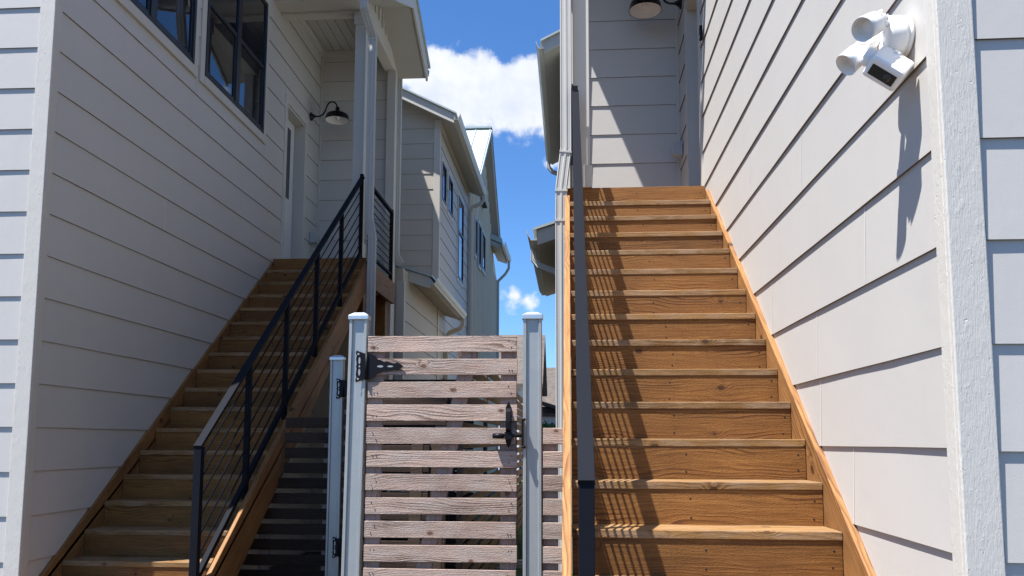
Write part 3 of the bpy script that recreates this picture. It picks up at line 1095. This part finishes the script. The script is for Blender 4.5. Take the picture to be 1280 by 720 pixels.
def floodlight():
    bx, by, bz = 1.172, 2.85, 1.40
    root = thing('floodlight_camera', 'white security floodlight with two lamp heads and a black-faced camera', 'floodlight', (bx, by, bz))
    b = MB()
    b.lathe([(0, 0), (.066, 0), (.069, .004), (.069, .012), (.064, .014), (.064, .018), (.072, .020), (.074, .03), (.074, .070), (.068, .084), (.05, .090), (0, .090)], (bx, by, bz), (-1, 0, 0), 44)
    b.build('mounting_base', M['plastic'], root)

    def head(c, d, jr):
        c, d = Vector(c), Vector(d).normalized()
        b = MB()
        b.lathe([(0.0000, -0.0675), (0.0176, -0.0675), (0.0211, -0.0612), (0.0229, -0.0450), (0.0352, -0.0270), (0.0392, -0.0180), (0.0400, 0.0180), (0.0414, 0.0432), (0.0396, 0.0432), (0.0383, 0.0180), (0.0352, 0.0108)], c, d, 32)
        u = d.orthogonal().normalized()
        w = d.cross(u)
        for k in range(8):                                               # cooling ribs
            a = 2 * math.pi * k / 8
            r = u * math.cos(a) + w * math.sin(a)
            b.obox(c - d * .040 + r * .028, d * .021, r * .008, d.cross(r) * .003)
        h = b.build('lamp_head', M['plastic'], root)
        b = MB()
        b.lathe([(0, .0126), (.0317, .0126), (.0354, .0108)], c, d, 32)
        b.lathe([(.022, .0140), (.024, .016), (.026, .0140)], c, d, 32)
        b.build('lens', M['lamp_white'], h)
        b = MB()
        tail = c - d * .064
        mid = tail.lerp(Vector(jr), .45) + Vector((0, 0, .004))
        b.tube([tail, mid, Vector(jr)], .0165, 12)
        b.lathe([(0, -.021), (.014, -.019), (.021, 0), (.014, .019), (0, .021)], mid, (0, 0, 1), 16)
        b.lathe([(0, -.020), (.016, -.019), (.016, .019), (0, .020)], tail.lerp(mid, .5), (0, 1, 0), 14)
        b.build('swivel_arm', M['plastic'], root)

    head((1.010, 2.745, 1.395), (-.70, -.42, -.50), (bx - .085, by - .035, bz + .028))
    head((.992, 2.855, 1.335), (-.72, -.12, -.66), (bx - .085, by + .015, bz + .0))
    # camera unit hanging below the base, tipped down
    c = Vector((1.083, 2.795, 1.266))
    fwd = Vector((-.58, -.50, -.64)).normalized()
    side = fwd.cross(Vector((.62, -.10, .80))).normalized()
    upv = side.cross(fwd)
    b = MB()
    b.obox(c, fwd * .052, side * .062, upv * .040)
    o = b.build('camera_housing', M['plastic'], root, 0.011)
    b = MB()
    b.obox(c + fwd * .0525 + upv * -.002, fwd * .002, side * .046, upv * .020)
    f = b.build('camera_window', M['lens_black'], o, 0.003)
    b = MB()
    b.lathe([(0, .004), (.012, .004), (.014, .002), (.014, 0)], c + fwd * .0535 + side * -.018 + upv * -.002, fwd, 20)
    b.build('camera_lens', M['glass_sky'], o)
    b = MB()
    b.lathe([(0, 0), (.026, 0), (.034, .012), (.030, .03), (0, .034)], c + side * .060, side, 24)
    b.tube([c - fwd * .03 + upv * .03, (bx - .06, by, bz - .055), (bx - .05, by, bz - .03)], .020, 14)
    b.lathe([(0, -.02), (.018, -.018), (.026, 0), (.018, .018), (0, .02)], (bx - .078, by - .02, bz - .045), (-.7, -.6, .1), 18)
    b.build('camera_bracket', M['plastic'], root)


floodlight()


# ------------------------------------------------------------------ gates and fences
def steel_post(label, x, y, z_top, w=.104, d=.052, group='galvanised gate posts', lean=0.0):
    """roll-formed steel fence post: two ribbed flanges round a broad flat face, pressed cap"""
    root = thing('gate_post', label, 'post', (x, y, GZ), group)
    a, e = w / 2, d / 2
    prof = [(-a, -e + .006), (-a + .004, -e), (-a + .017, -e), (-a + .022, -e + .012), (a - .022, -e + .012), (a - .017, -e), (a - .004, -e), (a, -e + .006),
            (a, e), (-a, e)]
    b = MB()
    b.sweep(prof, [(x - lean, y, GZ), (x, y, z_top)], (1, 0, 0))
    b.build('post_shaft', M['galv'], root, 0.0)
    b = MB()
    k = .006
    b.box(x - a - k, x + a + k, y - e - k, y + e + k, z_top - .020, z_top + .006)
    V = [(x - a - k, y - e - k, z_top + .006), (x + a + k, y - e - k, z_top + .006), (x + a + k, y + e + k, z_top + .006), (x - a - k, y + e + k, z_top + .006),
         (x - a * .6, y - e * .4, z_top + .022), (x + a * .6, y - e * .4, z_top + .022), (x + a * .6, y + e * .4, z_top + .022), (x - a * .6, y + e * .4, z_top + .022)]
    b.add(V, [(4, 5, 6, 7), (0, 1, 5, 4), (1, 2, 6, 5), (2, 3, 7, 6), (3, 0, 4, 7)])
    b.build('post_cap', M['cap'], root, 0.003)
    return root


YG = 4.6
steel_post('tall galvanised post carrying the black hinges of the wooden gate', -1.197, YG + .02, .705, lean=.022)
steel_post('galvanised post on the latch side of the wooden gate, nearest the sunlit staircase', -.2105, YG + .02, .700)
steel_post('galvanised post farther back, beside the shaded staircase and behind the hinge post', -1.94, 6.8, .69, w=.112)


def hinge(parent, x, y, z, k=1.0, plate=True):
    """ornamental black strap hinge: leaf on the post, tapering strap with pierced tears on the gate"""
    def plate_poly(pts, holes, name, yq):
        b = MB()
        b.prism(pts, 1, yq - .004, yq)
        for (hx, hz, r1, r2) in holes:
            V = [(hx + r1 * math.cos(t * math.pi / 5), yq - .0047, hz + r2 * math.sin(t * math.pi / 5)) for t in range(10)]
            b.add(V, [tuple(range(10))], 1)
        return b
    h = .090 * k
    L = [(x - .052 * k, z - h), (x, z - h * .80), (x, z + h * .80), (x - .052 * k, z + h), (x - .055 * k, z + h * .82), (x - .049 * k, z + h * .68), (x - .053 * k, z + h * .5), (x - .049 * k, z + h * .12),
         (x - .053 * k, z), (x - .049 * k, z - h * .12), (x - .053 * k, z - h * .5), (x - .049 * k, z - h * .68), (x - .055 * k, z - h * .82)]
    b = plate_poly(L, [(x - .040 * k, z + h * .78, .006, .006), (x - .040 * k, z - h * .78, .006, .006), (x - .033 * k, z + h * .36, .006, .020), (x - .033 * k, z - h * .36, .006, .020), (x - .033 * k, z, .005, .006)], 'leaf', y)
    T = [(0, .076), (.045, .060), (.052, .044), (.098, .026), (.105, .030), (.118, .027), (.150, .016), (.160, .018), (.168, .024), (.178, .020), (.205, 0)]
    T = T + [(u, -v) for u, v in T[-2::-1]]
    hb = plate_poly([(x + .012 * k + u * k, z + v * k) for u, v in T], [(x + .085 * k, z, .018, .006), (x + .142 * k, z, .017, .005)], 'strap', y + .004)
    b.v, off = b.v, len(b.v)
    b.f += [tuple(i + off for i in f) for f in hb.f]
    b.v += hb.v
    b.mi += hb.mi
    b.sm += hb.sm
    b.tube([(x + .006 * k, y - .004, z - .075 * k), (x + .006 * k, y - .004, z + .075 * k)], .0075 * k, 10, (1, 0, 0))
    return b.build('hinge', [M['black'], M['galv']], parent, 0.0)


def slat_gate():
    root = thing('slat_gate', 'weathered wooden gate of horizontal boards with black strap hinge and slide latch', 'gate', (-.72, YG, GZ + .05))
    b = MB()
    for i in range(16):
        z1 = .588 - .1283 * i
        x0, x1 = -1.138 + random.uniform(-.003, .003), -.298 + random.uniform(-.004, .004)
        t = random.uniform(-.002, .002)
        b.prism([(x0, z1 - .0895 + t), (x1, z1 - .0895 - t), (x1, z1 - t), (x0, z1 + t)], 1, YG + random.uniform(-.002, .002), YG + .019)
        for x in (x0 + .035, x0 + .055, x1 - .045, x1 - .030):
            z = z1 - random.choice((.026, .064))
            b.lathe([(0, -.0042), (.0032, -.0042), (.0036, -.001)], (x, YG, z), (0, 1, 0), 6, 1, False)
    b.build('slat_panel', [M['grey'], M['gap']], root, 0.003)
    for (x0, x1) in ((-1.142, -1.055), (-.388, -.300)):
        MB().box(x0, x1, YG + .0205, YG + .058, -1.44, .575).build('stile', M['grey_v'], root, 0.003)
    b = MB()
    b.prism([(-.592, .578), (-.503, .578), (-.915, -1.42), (-1.004, -1.42)], 1, YG + .0210, YG + .0585)
    b.build('diagonal_brace', M['grey_v'], root, 0.003)
    hinge(root, -1.150, YG - .012, .417)
    hinge(root, -1.150, YG - .012, -1.10)
    # slide-bolt latch with a bow pull
    b = MB()
    x, y = -.342, YG - .003
    P = [(x - .016, .185), (x - .008, .205), (x, .222), (x + .008, .205), (x + .016, .185), (x + .016, -.0), (x + .008, -.022), (x, -.036), (x - .008, -.022), (x - .016, -.0)]
    b.prism([(u, z) for u, z in P], 1, y - .004, y)
    l = b.build('latch', M['black'], root)
    b = MB()
    b.sweep([(-.013, -.004), (.013, -.004), (.013, .004), (-.013, .004)], [(x, y - .004, .178), (x, y - .030, .160), (x, y - .040, .11), (x, y - .038, .07), (x, y - .012, .045), (x, y - .004, .040)], (1, 0, 0))
    b.build('handle', M['black'], l)
    b = MB()
    b.tube([(-.428, y - .022, .030), (-.366, y - .022, .030)], .0145, 14, (0, 0, 1))
    b.tube([(-.366, y - .022, .032), (-.258, y - .022, .032)], .0085, 12, (0, 0, 1))
    b.box(-.362, -.322, y - .034, y - .001, .012, .052)
    b.box(-.268, -.259, y - .040, y + .05, -.035, .125)
    for z in (-.03, .12):
        b.tube([(-.268, y - .035, z), (-.246, y - .035, z)], .007, 8, (0, 0, 1))
    b.build('bolt', M['black'], l, 0.0)


slat_gate()


def slat_fence(name, label, x0, x1, y, ztops, mat, posts=(), group=None, clips=None):
    root = thing(name, label, 'fence', ((x0 + x1) / 2, y, GZ), group)
    b = MB()
    for i, z in enumerate(ztops):
        a, c = (x0, x1) if clips is None else clips(z)
        b.box(a + random.uniform(-.004, .004), c + random.uniform(-.003, .003), y, y + .019, z - .0895, z)
    b.build('slat_panel', mat, root, 0.003)
    for (px, zt) in posts:
        MB().box(px - .044, px + .044, y + .020, y + .058, GZ, zt).build('upright', M['grey_v'], root, 0.003)


slat_fence('slat_fence', 'short weathered slat fence between latch post and sunlit staircase', -.156, -.040, YG,
           [.588 - .1283 * i for i in range(4, 16)], M['grey'], [(-.115, .03)])
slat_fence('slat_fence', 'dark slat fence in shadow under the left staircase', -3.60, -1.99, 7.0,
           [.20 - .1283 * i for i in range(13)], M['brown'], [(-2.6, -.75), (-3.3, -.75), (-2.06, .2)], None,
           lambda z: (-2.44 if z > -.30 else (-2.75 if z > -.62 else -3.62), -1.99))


def neighbour_gate():
    root = thing('slat_gate', 'dark slatted side gate behind the hinge post with two black hinges', 'gate', (-1.45, 6.8, GZ))
    b = MB()
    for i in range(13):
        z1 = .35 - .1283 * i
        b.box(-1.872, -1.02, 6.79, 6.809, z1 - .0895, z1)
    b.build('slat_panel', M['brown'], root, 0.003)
    for (x0, x1) in ((-1.872, -1.784), (-1.11, -1.022)):
        MB().box(x0, x1, 6.8095, 6.847, -1.40, .345).build('stile', M['grey_v'], root, 0.003)
    hinge(root, -1.885, 6.772, .432 - .0, .95)
    hinge(root, -1.885, 6.772, -.86, .95)


neighbour_gate()


def passage_fence():
    """slat fence running away from the viewer behind the gate"""
    root = thing('slat_fence', 'long brown slat fence running back along the passage behind the gate', 'fence', (-.93, 10, GZ))
    b = MB()
    for i in range(18):
        z1 = .80 - .1283 * i
        y = 6.9
        while y < 15.4:
            b.box(-.905, -.886, y + .002, y + 2.118, z1 - .0895, z1)
            y += 2.12
    b.build('slat_panel', M['brown_y'], root, 0.003)
    for k in range(5):
        y = 6.95 + k * 2.1
        MB().box(-.945, -.906, y - .045, y + .045, GZ, .78).build('upright', M['brown_y'], root, 0.003)


passage_fence()

slat_fence('slat_fence', 'shade-darkened brown board fence crossing the passage behind the slat gate', -2.2, -.97, 8.3,
           [.62 - .102 * i for i in range(22)], M['brown'], [(-1.9, .60), (-1.2, .60)])  # dark boards added to darken the view through the gate gaps
# offcuts leaning in the yard behind the gate
for (lab, x, y, lx_, z1) in (('dark offcut board leaning behind the left part of the gate', -1.16, 6.1, .09, .10), ('shorter dark offcut board leaning behind the gate right of a longer one', -1.02, 6.15, .12, .02)):
    b = MB()
    b.prism([(y, GZ), (y + .03, GZ), (y + .23, z1), (y + .20, z1)], 0, x - lx_ / 2, x + lx_ / 2)
    o = b.build('offcut_board', M['brown'], None, 0.003)
    o['label'] = lab
    o['category'] = 'board'
    o['group'] = 'boards leaning behind the gate'
b = MB()
b.sweep(downspout_profile(.10, .08), [(-.95, 10.4, GZ + .05), (-.25, 10.5, GZ + .05), (-.12, 10.6, GZ + .06)], (0, 0, 1))
o = b.build('drain_pipe', M['alu'])
o['label'] = 'white downspout extension lying on the grass behind the gate'
o['category'] = 'pipe'


# ------------------------------------------------------------------ rear houses
def small_window(root, xw, s, y0, y1, z0, z1, split=None):
    f = MB()
    lx = lambda a, c: (min(a, c), max(a, c))
    t = .09
    for (a, c, p, q) in ((y0 - t, y0, z0 - t, z1 + t), (y1, y1 + t, z0 - t, z1 + t), (y0, y1, z1, z1 + t), (y0, y1, z0 - t, z0)):
        f.box(*lx(xw - s * .002, xw + s * .024), a, c, p, q)
    w = f.build('window', M['trim'], root)
    f = MB()
    t = .05
    for (a, c, p, q) in ((y0 + .001, y0 + t, z0 + .001, z1 - .001), (y1 - t, y1 - .001, z0 + .001, z1 - .001), (y0 + t, y1 - t, z1 - t, z1 - .001), (y0 + t, y1 - t, z0 + .001, z0 + t)):
        f.box(*lx(xw, xw + s * .034), a, c, p, q)
    if split:
        f.box(*lx(xw, xw + s * .032), y0 + t, y1 - t, split - .03, split + .03)
    f.build('window_frame', M['frame'], w)
    MB().box(*lx(xw, xw + s * .012), y0 + t, y1 - t, z0 + t, z1 - t).build('pane', M['glass_sky'], w)


def rear_house(name, label, X, s, xfar, y0, y1, zeave, ylow0, zlow, winds, flip_zone):
    """two-storey block with a gable facing the viewer, plus a lower roof in front of it. X: side-wall plane, s: outward x"""
    lx = lambda a, c: (min(a, c), max(a, c))
    root = thing(name, label, 'house', ((X + xfar) / 2, (y0 + y1) / 2, GZ))
    mid = (X + xfar) / 2
    m = .50
    xe = X + s * .33                                       # edge of the eave
    zw = lambda x: zeave + m * (abs(xe - mid) - abs(x - mid))   # underside of the roof
    w = MB()
    P = [(X, GZ), (X, zw(X)), (mid, zw(mid)), (xfar, zw(xfar)), (xfar, GZ)]
    w.prism(P, 1, y0, y1)
    yw = ylow0 + .35 - (.80 if s > 0 else 0)                 # the ground-floor wall
    w.box(*lx(X, xfar), yw, y0 + .2, GZ, zlow + .2)
    w.build('wall', M['siding_grey'], root)
    dz = .303
    zl = [GZ + .05 + dz * i for i in range(40)]
    b = MB()
    def clip(z):
        lim = max(0.0, (zw(mid) - z) / m)
        a = lx(X - s * .10, xfar)
        return (max(a[0], mid - lim), min(a[1], mid + lim))
    lap_wall(b, lambda q, z, d: (q, y0 - d, z), 0, 0, zl, zlow, zw(mid) - .05, clip)
    lap_wall(b, lambda q, z, d: (X + s * d, q, z), y0 + .10, y1 - .02, zl, GZ, zw(X) - .10)
    a = lx(X - s * .10, xfar)
    lap_wall(b, lambda q, z, d: (q, yw - d, z), a[0], a[1], zl, GZ, zlow + .02)
    lap_wall(b, lambda q, z, d: (X + s * d, q, z), yw + .10, y0 - .01, zl, GZ, zlow + .02)
    b.build('lap_siding', [M['siding_grey'], M['caulk'], M['raw']], root)
    b = MB()
    for yy, z1 in ((y0, zw(X) - .01), (yw, zlow)):
        b.box(*lx(X + s * .024, X - s * .10), yy - .024, yy - .0005, GZ, z1)
        b.box(*lx(X + s * .024, X + s * .0005), yy, yy + .10, GZ, z1)
    b.box(*lx(X + s * .020, X + s * .0005), y0 + .101, y1, zw(X) - .13, zw(X) - .012)
    q = (zw(mid) - .22 - zeave)
    b.build('corner_board', M['trim'], root)
    yo0, yo1 = y0 - .33, y1 + .1
    xo2 = 2 * mid - xe
    b = MB()
    t = .16
    for e in (xe, xo2):
        b.prism([(mid, zw(mid)), (e, zw(e)), (e, zw(e) + t), (mid, zw(mid) + t)], 1, yo0 + .03, yo1)
    b.build('soffit', M['soffit'], root)
    b = MB()
    for e in (xe, xo2):
        b.prism([(mid, zw(mid) - .03), (e, zw(e) - .03), (e, zw(e) + t), (mid, zw(mid) + t)], 1, yo0, yo0 + .0295)
    b.build('rake_board', M['trim'], root)
    b = MB()
    for e in (xe + s * .05, xo2 - s * .05):
        b.prism([(mid, zw(mid) + t + .003), (e, zw(e) + t + .003), (e, zw(e) + t + .035), (mid, zw(mid) + t + .035)], 1, yo0 - .04, yo1)
    b.build('roof', M['roofmetal'], root)
    b = MB()
    b.prism([(xe + s * .002 + u, zeave + .03 + v) for u, v in gutter_profile(s)], 1, yo0 - .02, yo1)
    b.build('gutter', M['alu'], root)
    # lower roof
    yl1 = ylow0 + 3.75
    ml = .32
    xi = X - s * 1.9
    zl_ = lambda x: zlow + ml * abs(x - xe)
    b = MB()
    b.prism([(xe, zlow), (xi, zl_(xi)), (xi, zl_(xi) + .15), (xe, zlow + .15)], 1, ylow0 + .03, y0 - .03)
    b.prism([(xe, zlow), (X - s * .0, zl_(X)), (X, zl_(X) + .15), (xe, zlow + .15)], 1, y0 - .03, yl1)
    sf = b.build('lower_soffit', M['soffit'], root)
    b = MB()
    b.prism([(xe, zlow - .03), (xi, zl_(xi) - .03), (xi, zl_(xi) + .15), (xe, zlow + .15)], 1, ylow0, ylow0 + .0295)
    b.build('rake_board', M['trim'], root)
    b = MB()
    b.prism([(xe + s * .05, zlow + .154 - ml * .05), (xi, zl_(xi) + .154), (xi, zl_(xi) + .185), (xe + s * .05, zlow + .185 - ml * .05)], 1, ylow0 - .04, y0 - .03)
    b.prism([(xe + s * .05, zlow + .154 - ml * .05), (X, zl_(X) + .154), (X, zl_(X) + .185), (xe + s * .05, zlow + .185 - ml * .05)], 1, y0 - .03, yl1)
    b.build('lower_roof', M['roofmetal'], root)
    b = MB()
    b.prism([(xe + s * .002 + u, zlow + .02 + v) for u, v in gutter_profile(s)], 1, ylow0 - .02, yl1)
    b.build('gutter', M['alu'], root)
    ysp = yl1 - .12 if not flip_zone else ylow0 + .5
    b = MB()
    xg = xe + s * .06
    b.sweep(downspout_profile(.10, .075), [(xg, ysp, zlow + .02), (xg, ysp, zlow - .10), (xg - s * .06, ysp, zlow - .18), (X + s * .12, ysp, zlow - .26), (X + s * .06, ysp, zlow - .36), (X + s * .06, ysp, GZ + .05)], (0, 1, 0))
    b.build('downspout', M['alu'], root)
    ysp = y1 - .05
    b = MB()
    b.sweep(downspout_profile(.10, .075), [(xg, ysp, zeave + .03), (xg, ysp, zeave - .10), (xg - s * .08, ysp, zeave - .20), (X + s * .12, ysp, zeave - .28), (X + s * .06, ysp, zeave - .42), (X + s * .06, ysp, GZ + .05)], (0, 1, 0))
    b.build('downspout', M['alu'], root)
    for q in winds:
        small_window(root, X, s, *q)
    return root


RL = rear_house('rear_house', 'pale grey lap-sided house with three narrow windows behind the left porch', -2.53, 1, -8.6, 15.55, 20.15, 6.08, 12.75, 2.42,
           [(15.85, 16.35, 4.75, 5.52), (16.72, 17.28, 4.75, 5.52), (18.25, 19.10, 3.66, 5.55, 4.75)], False)
rear_house('rear_house', 'grey house behind the sunlit porch showing only eaves and gutters', -.06, -1, 6.0, 12.65, 17.6, 6.02, 9.75, 2.37, [], True)


b = MB()  # unseen block and eave, added to throw shade on the gable wall
b.box(-8.5, -4.05, 13.0, 15.52, GZ, 7.95)
b.build('shading_block', M['siding_grey'], RL)
b = MB()
b.prism([(-8.7, 9.6), (-3.86, 7.9), (-3.86, 8.08), (-8.7, 9.8)], 1, 12.8, 15.5)
b.build('shading_roof', M['roofmetal'], RL)


def batten_house():
    root = thing('batten_house', 'tall board-and-batten house with a pale metal roof behind the three-window house', 'house', (-5, 24, GZ))
    X, y0, y1, yr, zr_, m = -2.55, 20.4, 27.6, 23.6, 9.15, .80
    zw = lambda y: zr_ - .2 - m * abs(y - yr)
    P = [(y0, GZ), (y0, zw(y0)), (yr, zw(yr)), (27.0, zw(27.0)), (28.4, 5.6), (28.4, GZ)]
    MB().prism(P, 0, -9, X).build('wall', M['batten'], root)
    b = MB()
    y = y0 + .06
    while y < 28.4:
        zt = zw(y) if y < 27.0 else 5.6
        b.box(X + .0005, X + .028, y - .022, y + .022, GZ, zt - .02)
        y += .33
    b.build('battens', M['batten'], root)
    xo = X + .25
    b = MB()
    for ye in (y0 - .1, 27.0):
        b.prism([(yr, zw(yr)), (ye, zw(ye)), (ye, zw(ye) + .19), (yr, zw(yr) + .19)], 0, -9, xo - .03)
    b.build('soffit', M['soffit'], root)
    b = MB()
    for ye in (y0 - .1, 27.0):
        b.prism([(yr, zw(yr) - .03), (ye, zw(ye) - .03), (ye, zw(ye) + .19), (yr, zw(yr) + .19)], 0, xo - .0295, xo)
    b.build('rake_board', M['trim'], root)
    b = MB()
    for ye in (y0 - .2, 27.1):
        b.prism([(yr, zw(yr) + .195), (ye, zw(ye) + .195), (ye, zw(ye) + .23), (yr, zw(yr) + .23)], 0, -9, xo + .03)
    for k in range(16):                                                   # standing seams
        x = xo - .02 - k * .42
        ye = y0 - .2
        b.prism([(yr, zw(yr) + .23), (ye, zw(ye) + .23), (ye, zw(ye) + .262), (yr, zw(yr) + .262)], 0, x - .012, x + .012)
    b.box(-9, xo + .03, yr - .12, yr + .12, zr_ + .012, zr_ + .06)
    b.build('roof', M['roofmetal'], root)
    for q in ((21.55, 21.85, 4.95, 5.9), (22.35, 22.85, 4.85, 6.0), (23.3, 24.05, 4.95, 6.0)):
        small_window(root, X + .028, 1, *q)
    b = MB()
    b.prism([(X + .03, 7.00), (X + .16, 6.78), (X + .16, 6.74), (X + .03, 6.74)], 1, 23.0, 23.5)
    b.build('wall_vent', M['black'], root)
    # lower rear eave with gutter and downspout
    b = MB()
    b.prism([(-4.5, 7.3), (X + .38, 6.30), (X + .38, 6.47), (-4.5, 7.5)], 1, 26.0, 28.4)
    b.build('lower_roof', M['roofmetal'], root)
    b = MB()
    b.prism([(X + .03, 6.26), (X + .36, 6.14), (X + .36, 6.28), (X + .03, 6.42)], 1, 26.03, 28.38)
    b.build('lower_soffit', M['soffit'], root)
    b = MB()
    b.prism([(X + .385 + u, 6.18 + v * 1.3) for u, v in gutter_profile(1)], 1, 25.9, 28.5)
    b.build('gutter', M['alu'], root)
    b = MB()
    b.sweep(downspout_profile(.10, .08), [(X + .44, 28.2, 6.2), (X + .44, 28.2, 5.95), (X + .32, 28.2, 5.75), (X + .07, 28.2, 5.5), (X + .07, 28.2, GZ)], (0, 1, 0))
    b.build('downspout', M['alu'], root)


batten_house()


# ------------------------------------------------------------------ houses far behind
def far_house(name, label, xr, xl, y0, depth, zridge, zeave, wz, ext=()):
    """hipped-looking shingle roof whose ridge runs across; xr = right gable end"""
    root = thing(name, label, 'house', ((xr + xl) / 2, y0 + depth / 2, GZ))
    ym = y0 + depth / 2
    MB().prism([(y0, GZ), (y0, zeave), (ym, zridge - .2), (y0 + depth, zeave), (y0 + depth, GZ)], 0, xl, xr - .4).build('wall', M['far_white'], root)
    b = MB()
    for ye in (y0 - .5, y0 + depth + .5):
        z = zeave - .5 * (zridge - zeave) / (depth / 2)
        b.prism([(ym, zridge - .12), (ye, z - .12), (ye, z + .08), (ym, zridge + .08)], 0, xl, xr)
    b.build('roof', M['shingle'], root)
    return root


A = far_house('shingle_house', 'white house with a brown shingle roof far behind the gate latch post', -1.35, -14, 41.0, 7.0, 5.65, 3.1, 0)
b = MB()
b.prism([(-7.5, GZ), (-7.5, .6), (-4.6, 3.75), (-2.35, 1.75), (-2.35, GZ)], 1, 38.6, 40.9)
b.build('gable_wing', M['far_white'], A)
b = MB()
b.prism([(-4.6, 3.80), (-2.15, 1.62), (-2.15, 1.82), (-4.6, 4.0)], 1, 38.2, 41)
b.build('wing_roof', M['trim'], A)
B = far_house('shingle_house', 'farther brown-roofed house low beside the right downspout, with dark fascia', -.3, -3.0, 52.0, 7.0, 4.85, 2.05, 0)
b = MB()
b.prism([(-2.6, 2.5), (.4, 1.55), (.4, 1.75), (-2.6, 2.72)], 1, 50.4, 52)
b.build('porch_fascia', M['black'], B)
b = MB()
b.box(-2.2, -.2, 51.85, 51.98, .55, 1.15)
w = b.build('window', M['trim'], B)
MB().box(-2.1, -.3, 51.80, 51.848, .62, 1.08).build('pane', M['glass_sky'], w)


def bush(name, label, cat, cx, cy, z0, rx, rz, n, seed, trunk=False):
    rnd = random.Random(seed)
    root = thing(name, label, cat, (cx, cy, GZ))
    b = MB()
    cl = [(rnd.uniform(-.6, .6) * rx, rnd.uniform(-.6, .6) * rx, rnd.uniform(-.5, .6) * rz, rnd.uniform(.3, .55)) for _ in range(14)]
    for _ in range(n):
        c = rnd.choice(cl)
        d = Vector((rnd.gauss(0, 1), rnd.gauss(0, 1), rnd.gauss(0, 1))).normalized() * rnd.uniform(.4, 1)
        p = Vector((cx + c[0] + d.x * c[3] * rx, cy + c[1] + d.y * c[3] * rx, z0 + c[2] + d.z * c[3] * rz))
        a = Vector((rnd.gauss(0, 1), rnd.gauss(0, 1), rnd.gauss(0, .7))).normalized()
        e = a.orthogonal().normalized()
        l = rnd.uniform(.07, .15)
        b.add([p - a * l, p + e * l * .5, p + a * l, p - e * l * .5], [(0, 1, 2, 3)])
    b.build('crown', M['leaf'], root, fix=False)
    b = MB()
    b.tube([(cx, cy, GZ), (cx + .05, cy, (GZ + z0) / 2), (cx, cy, z0)], .09, 8, (1, 0, 0), 0, [1.3, 1, .6])
    for k in range(5):
        c = cl[k]
        b.tube([(cx, cy, z0 - rz * .6), (cx + c[0], cy + c[1], z0 + c[2])], .035, 6, (1, 0, 0), 0, [1, .5])
    b.build('trunk', M['bark'], root)


bush('shrub', 'small green shrub beyond the yard, low beside the right downspout', 'shrub', -1.3, 44.0, .35, 1.2, .75, 1500, 5)
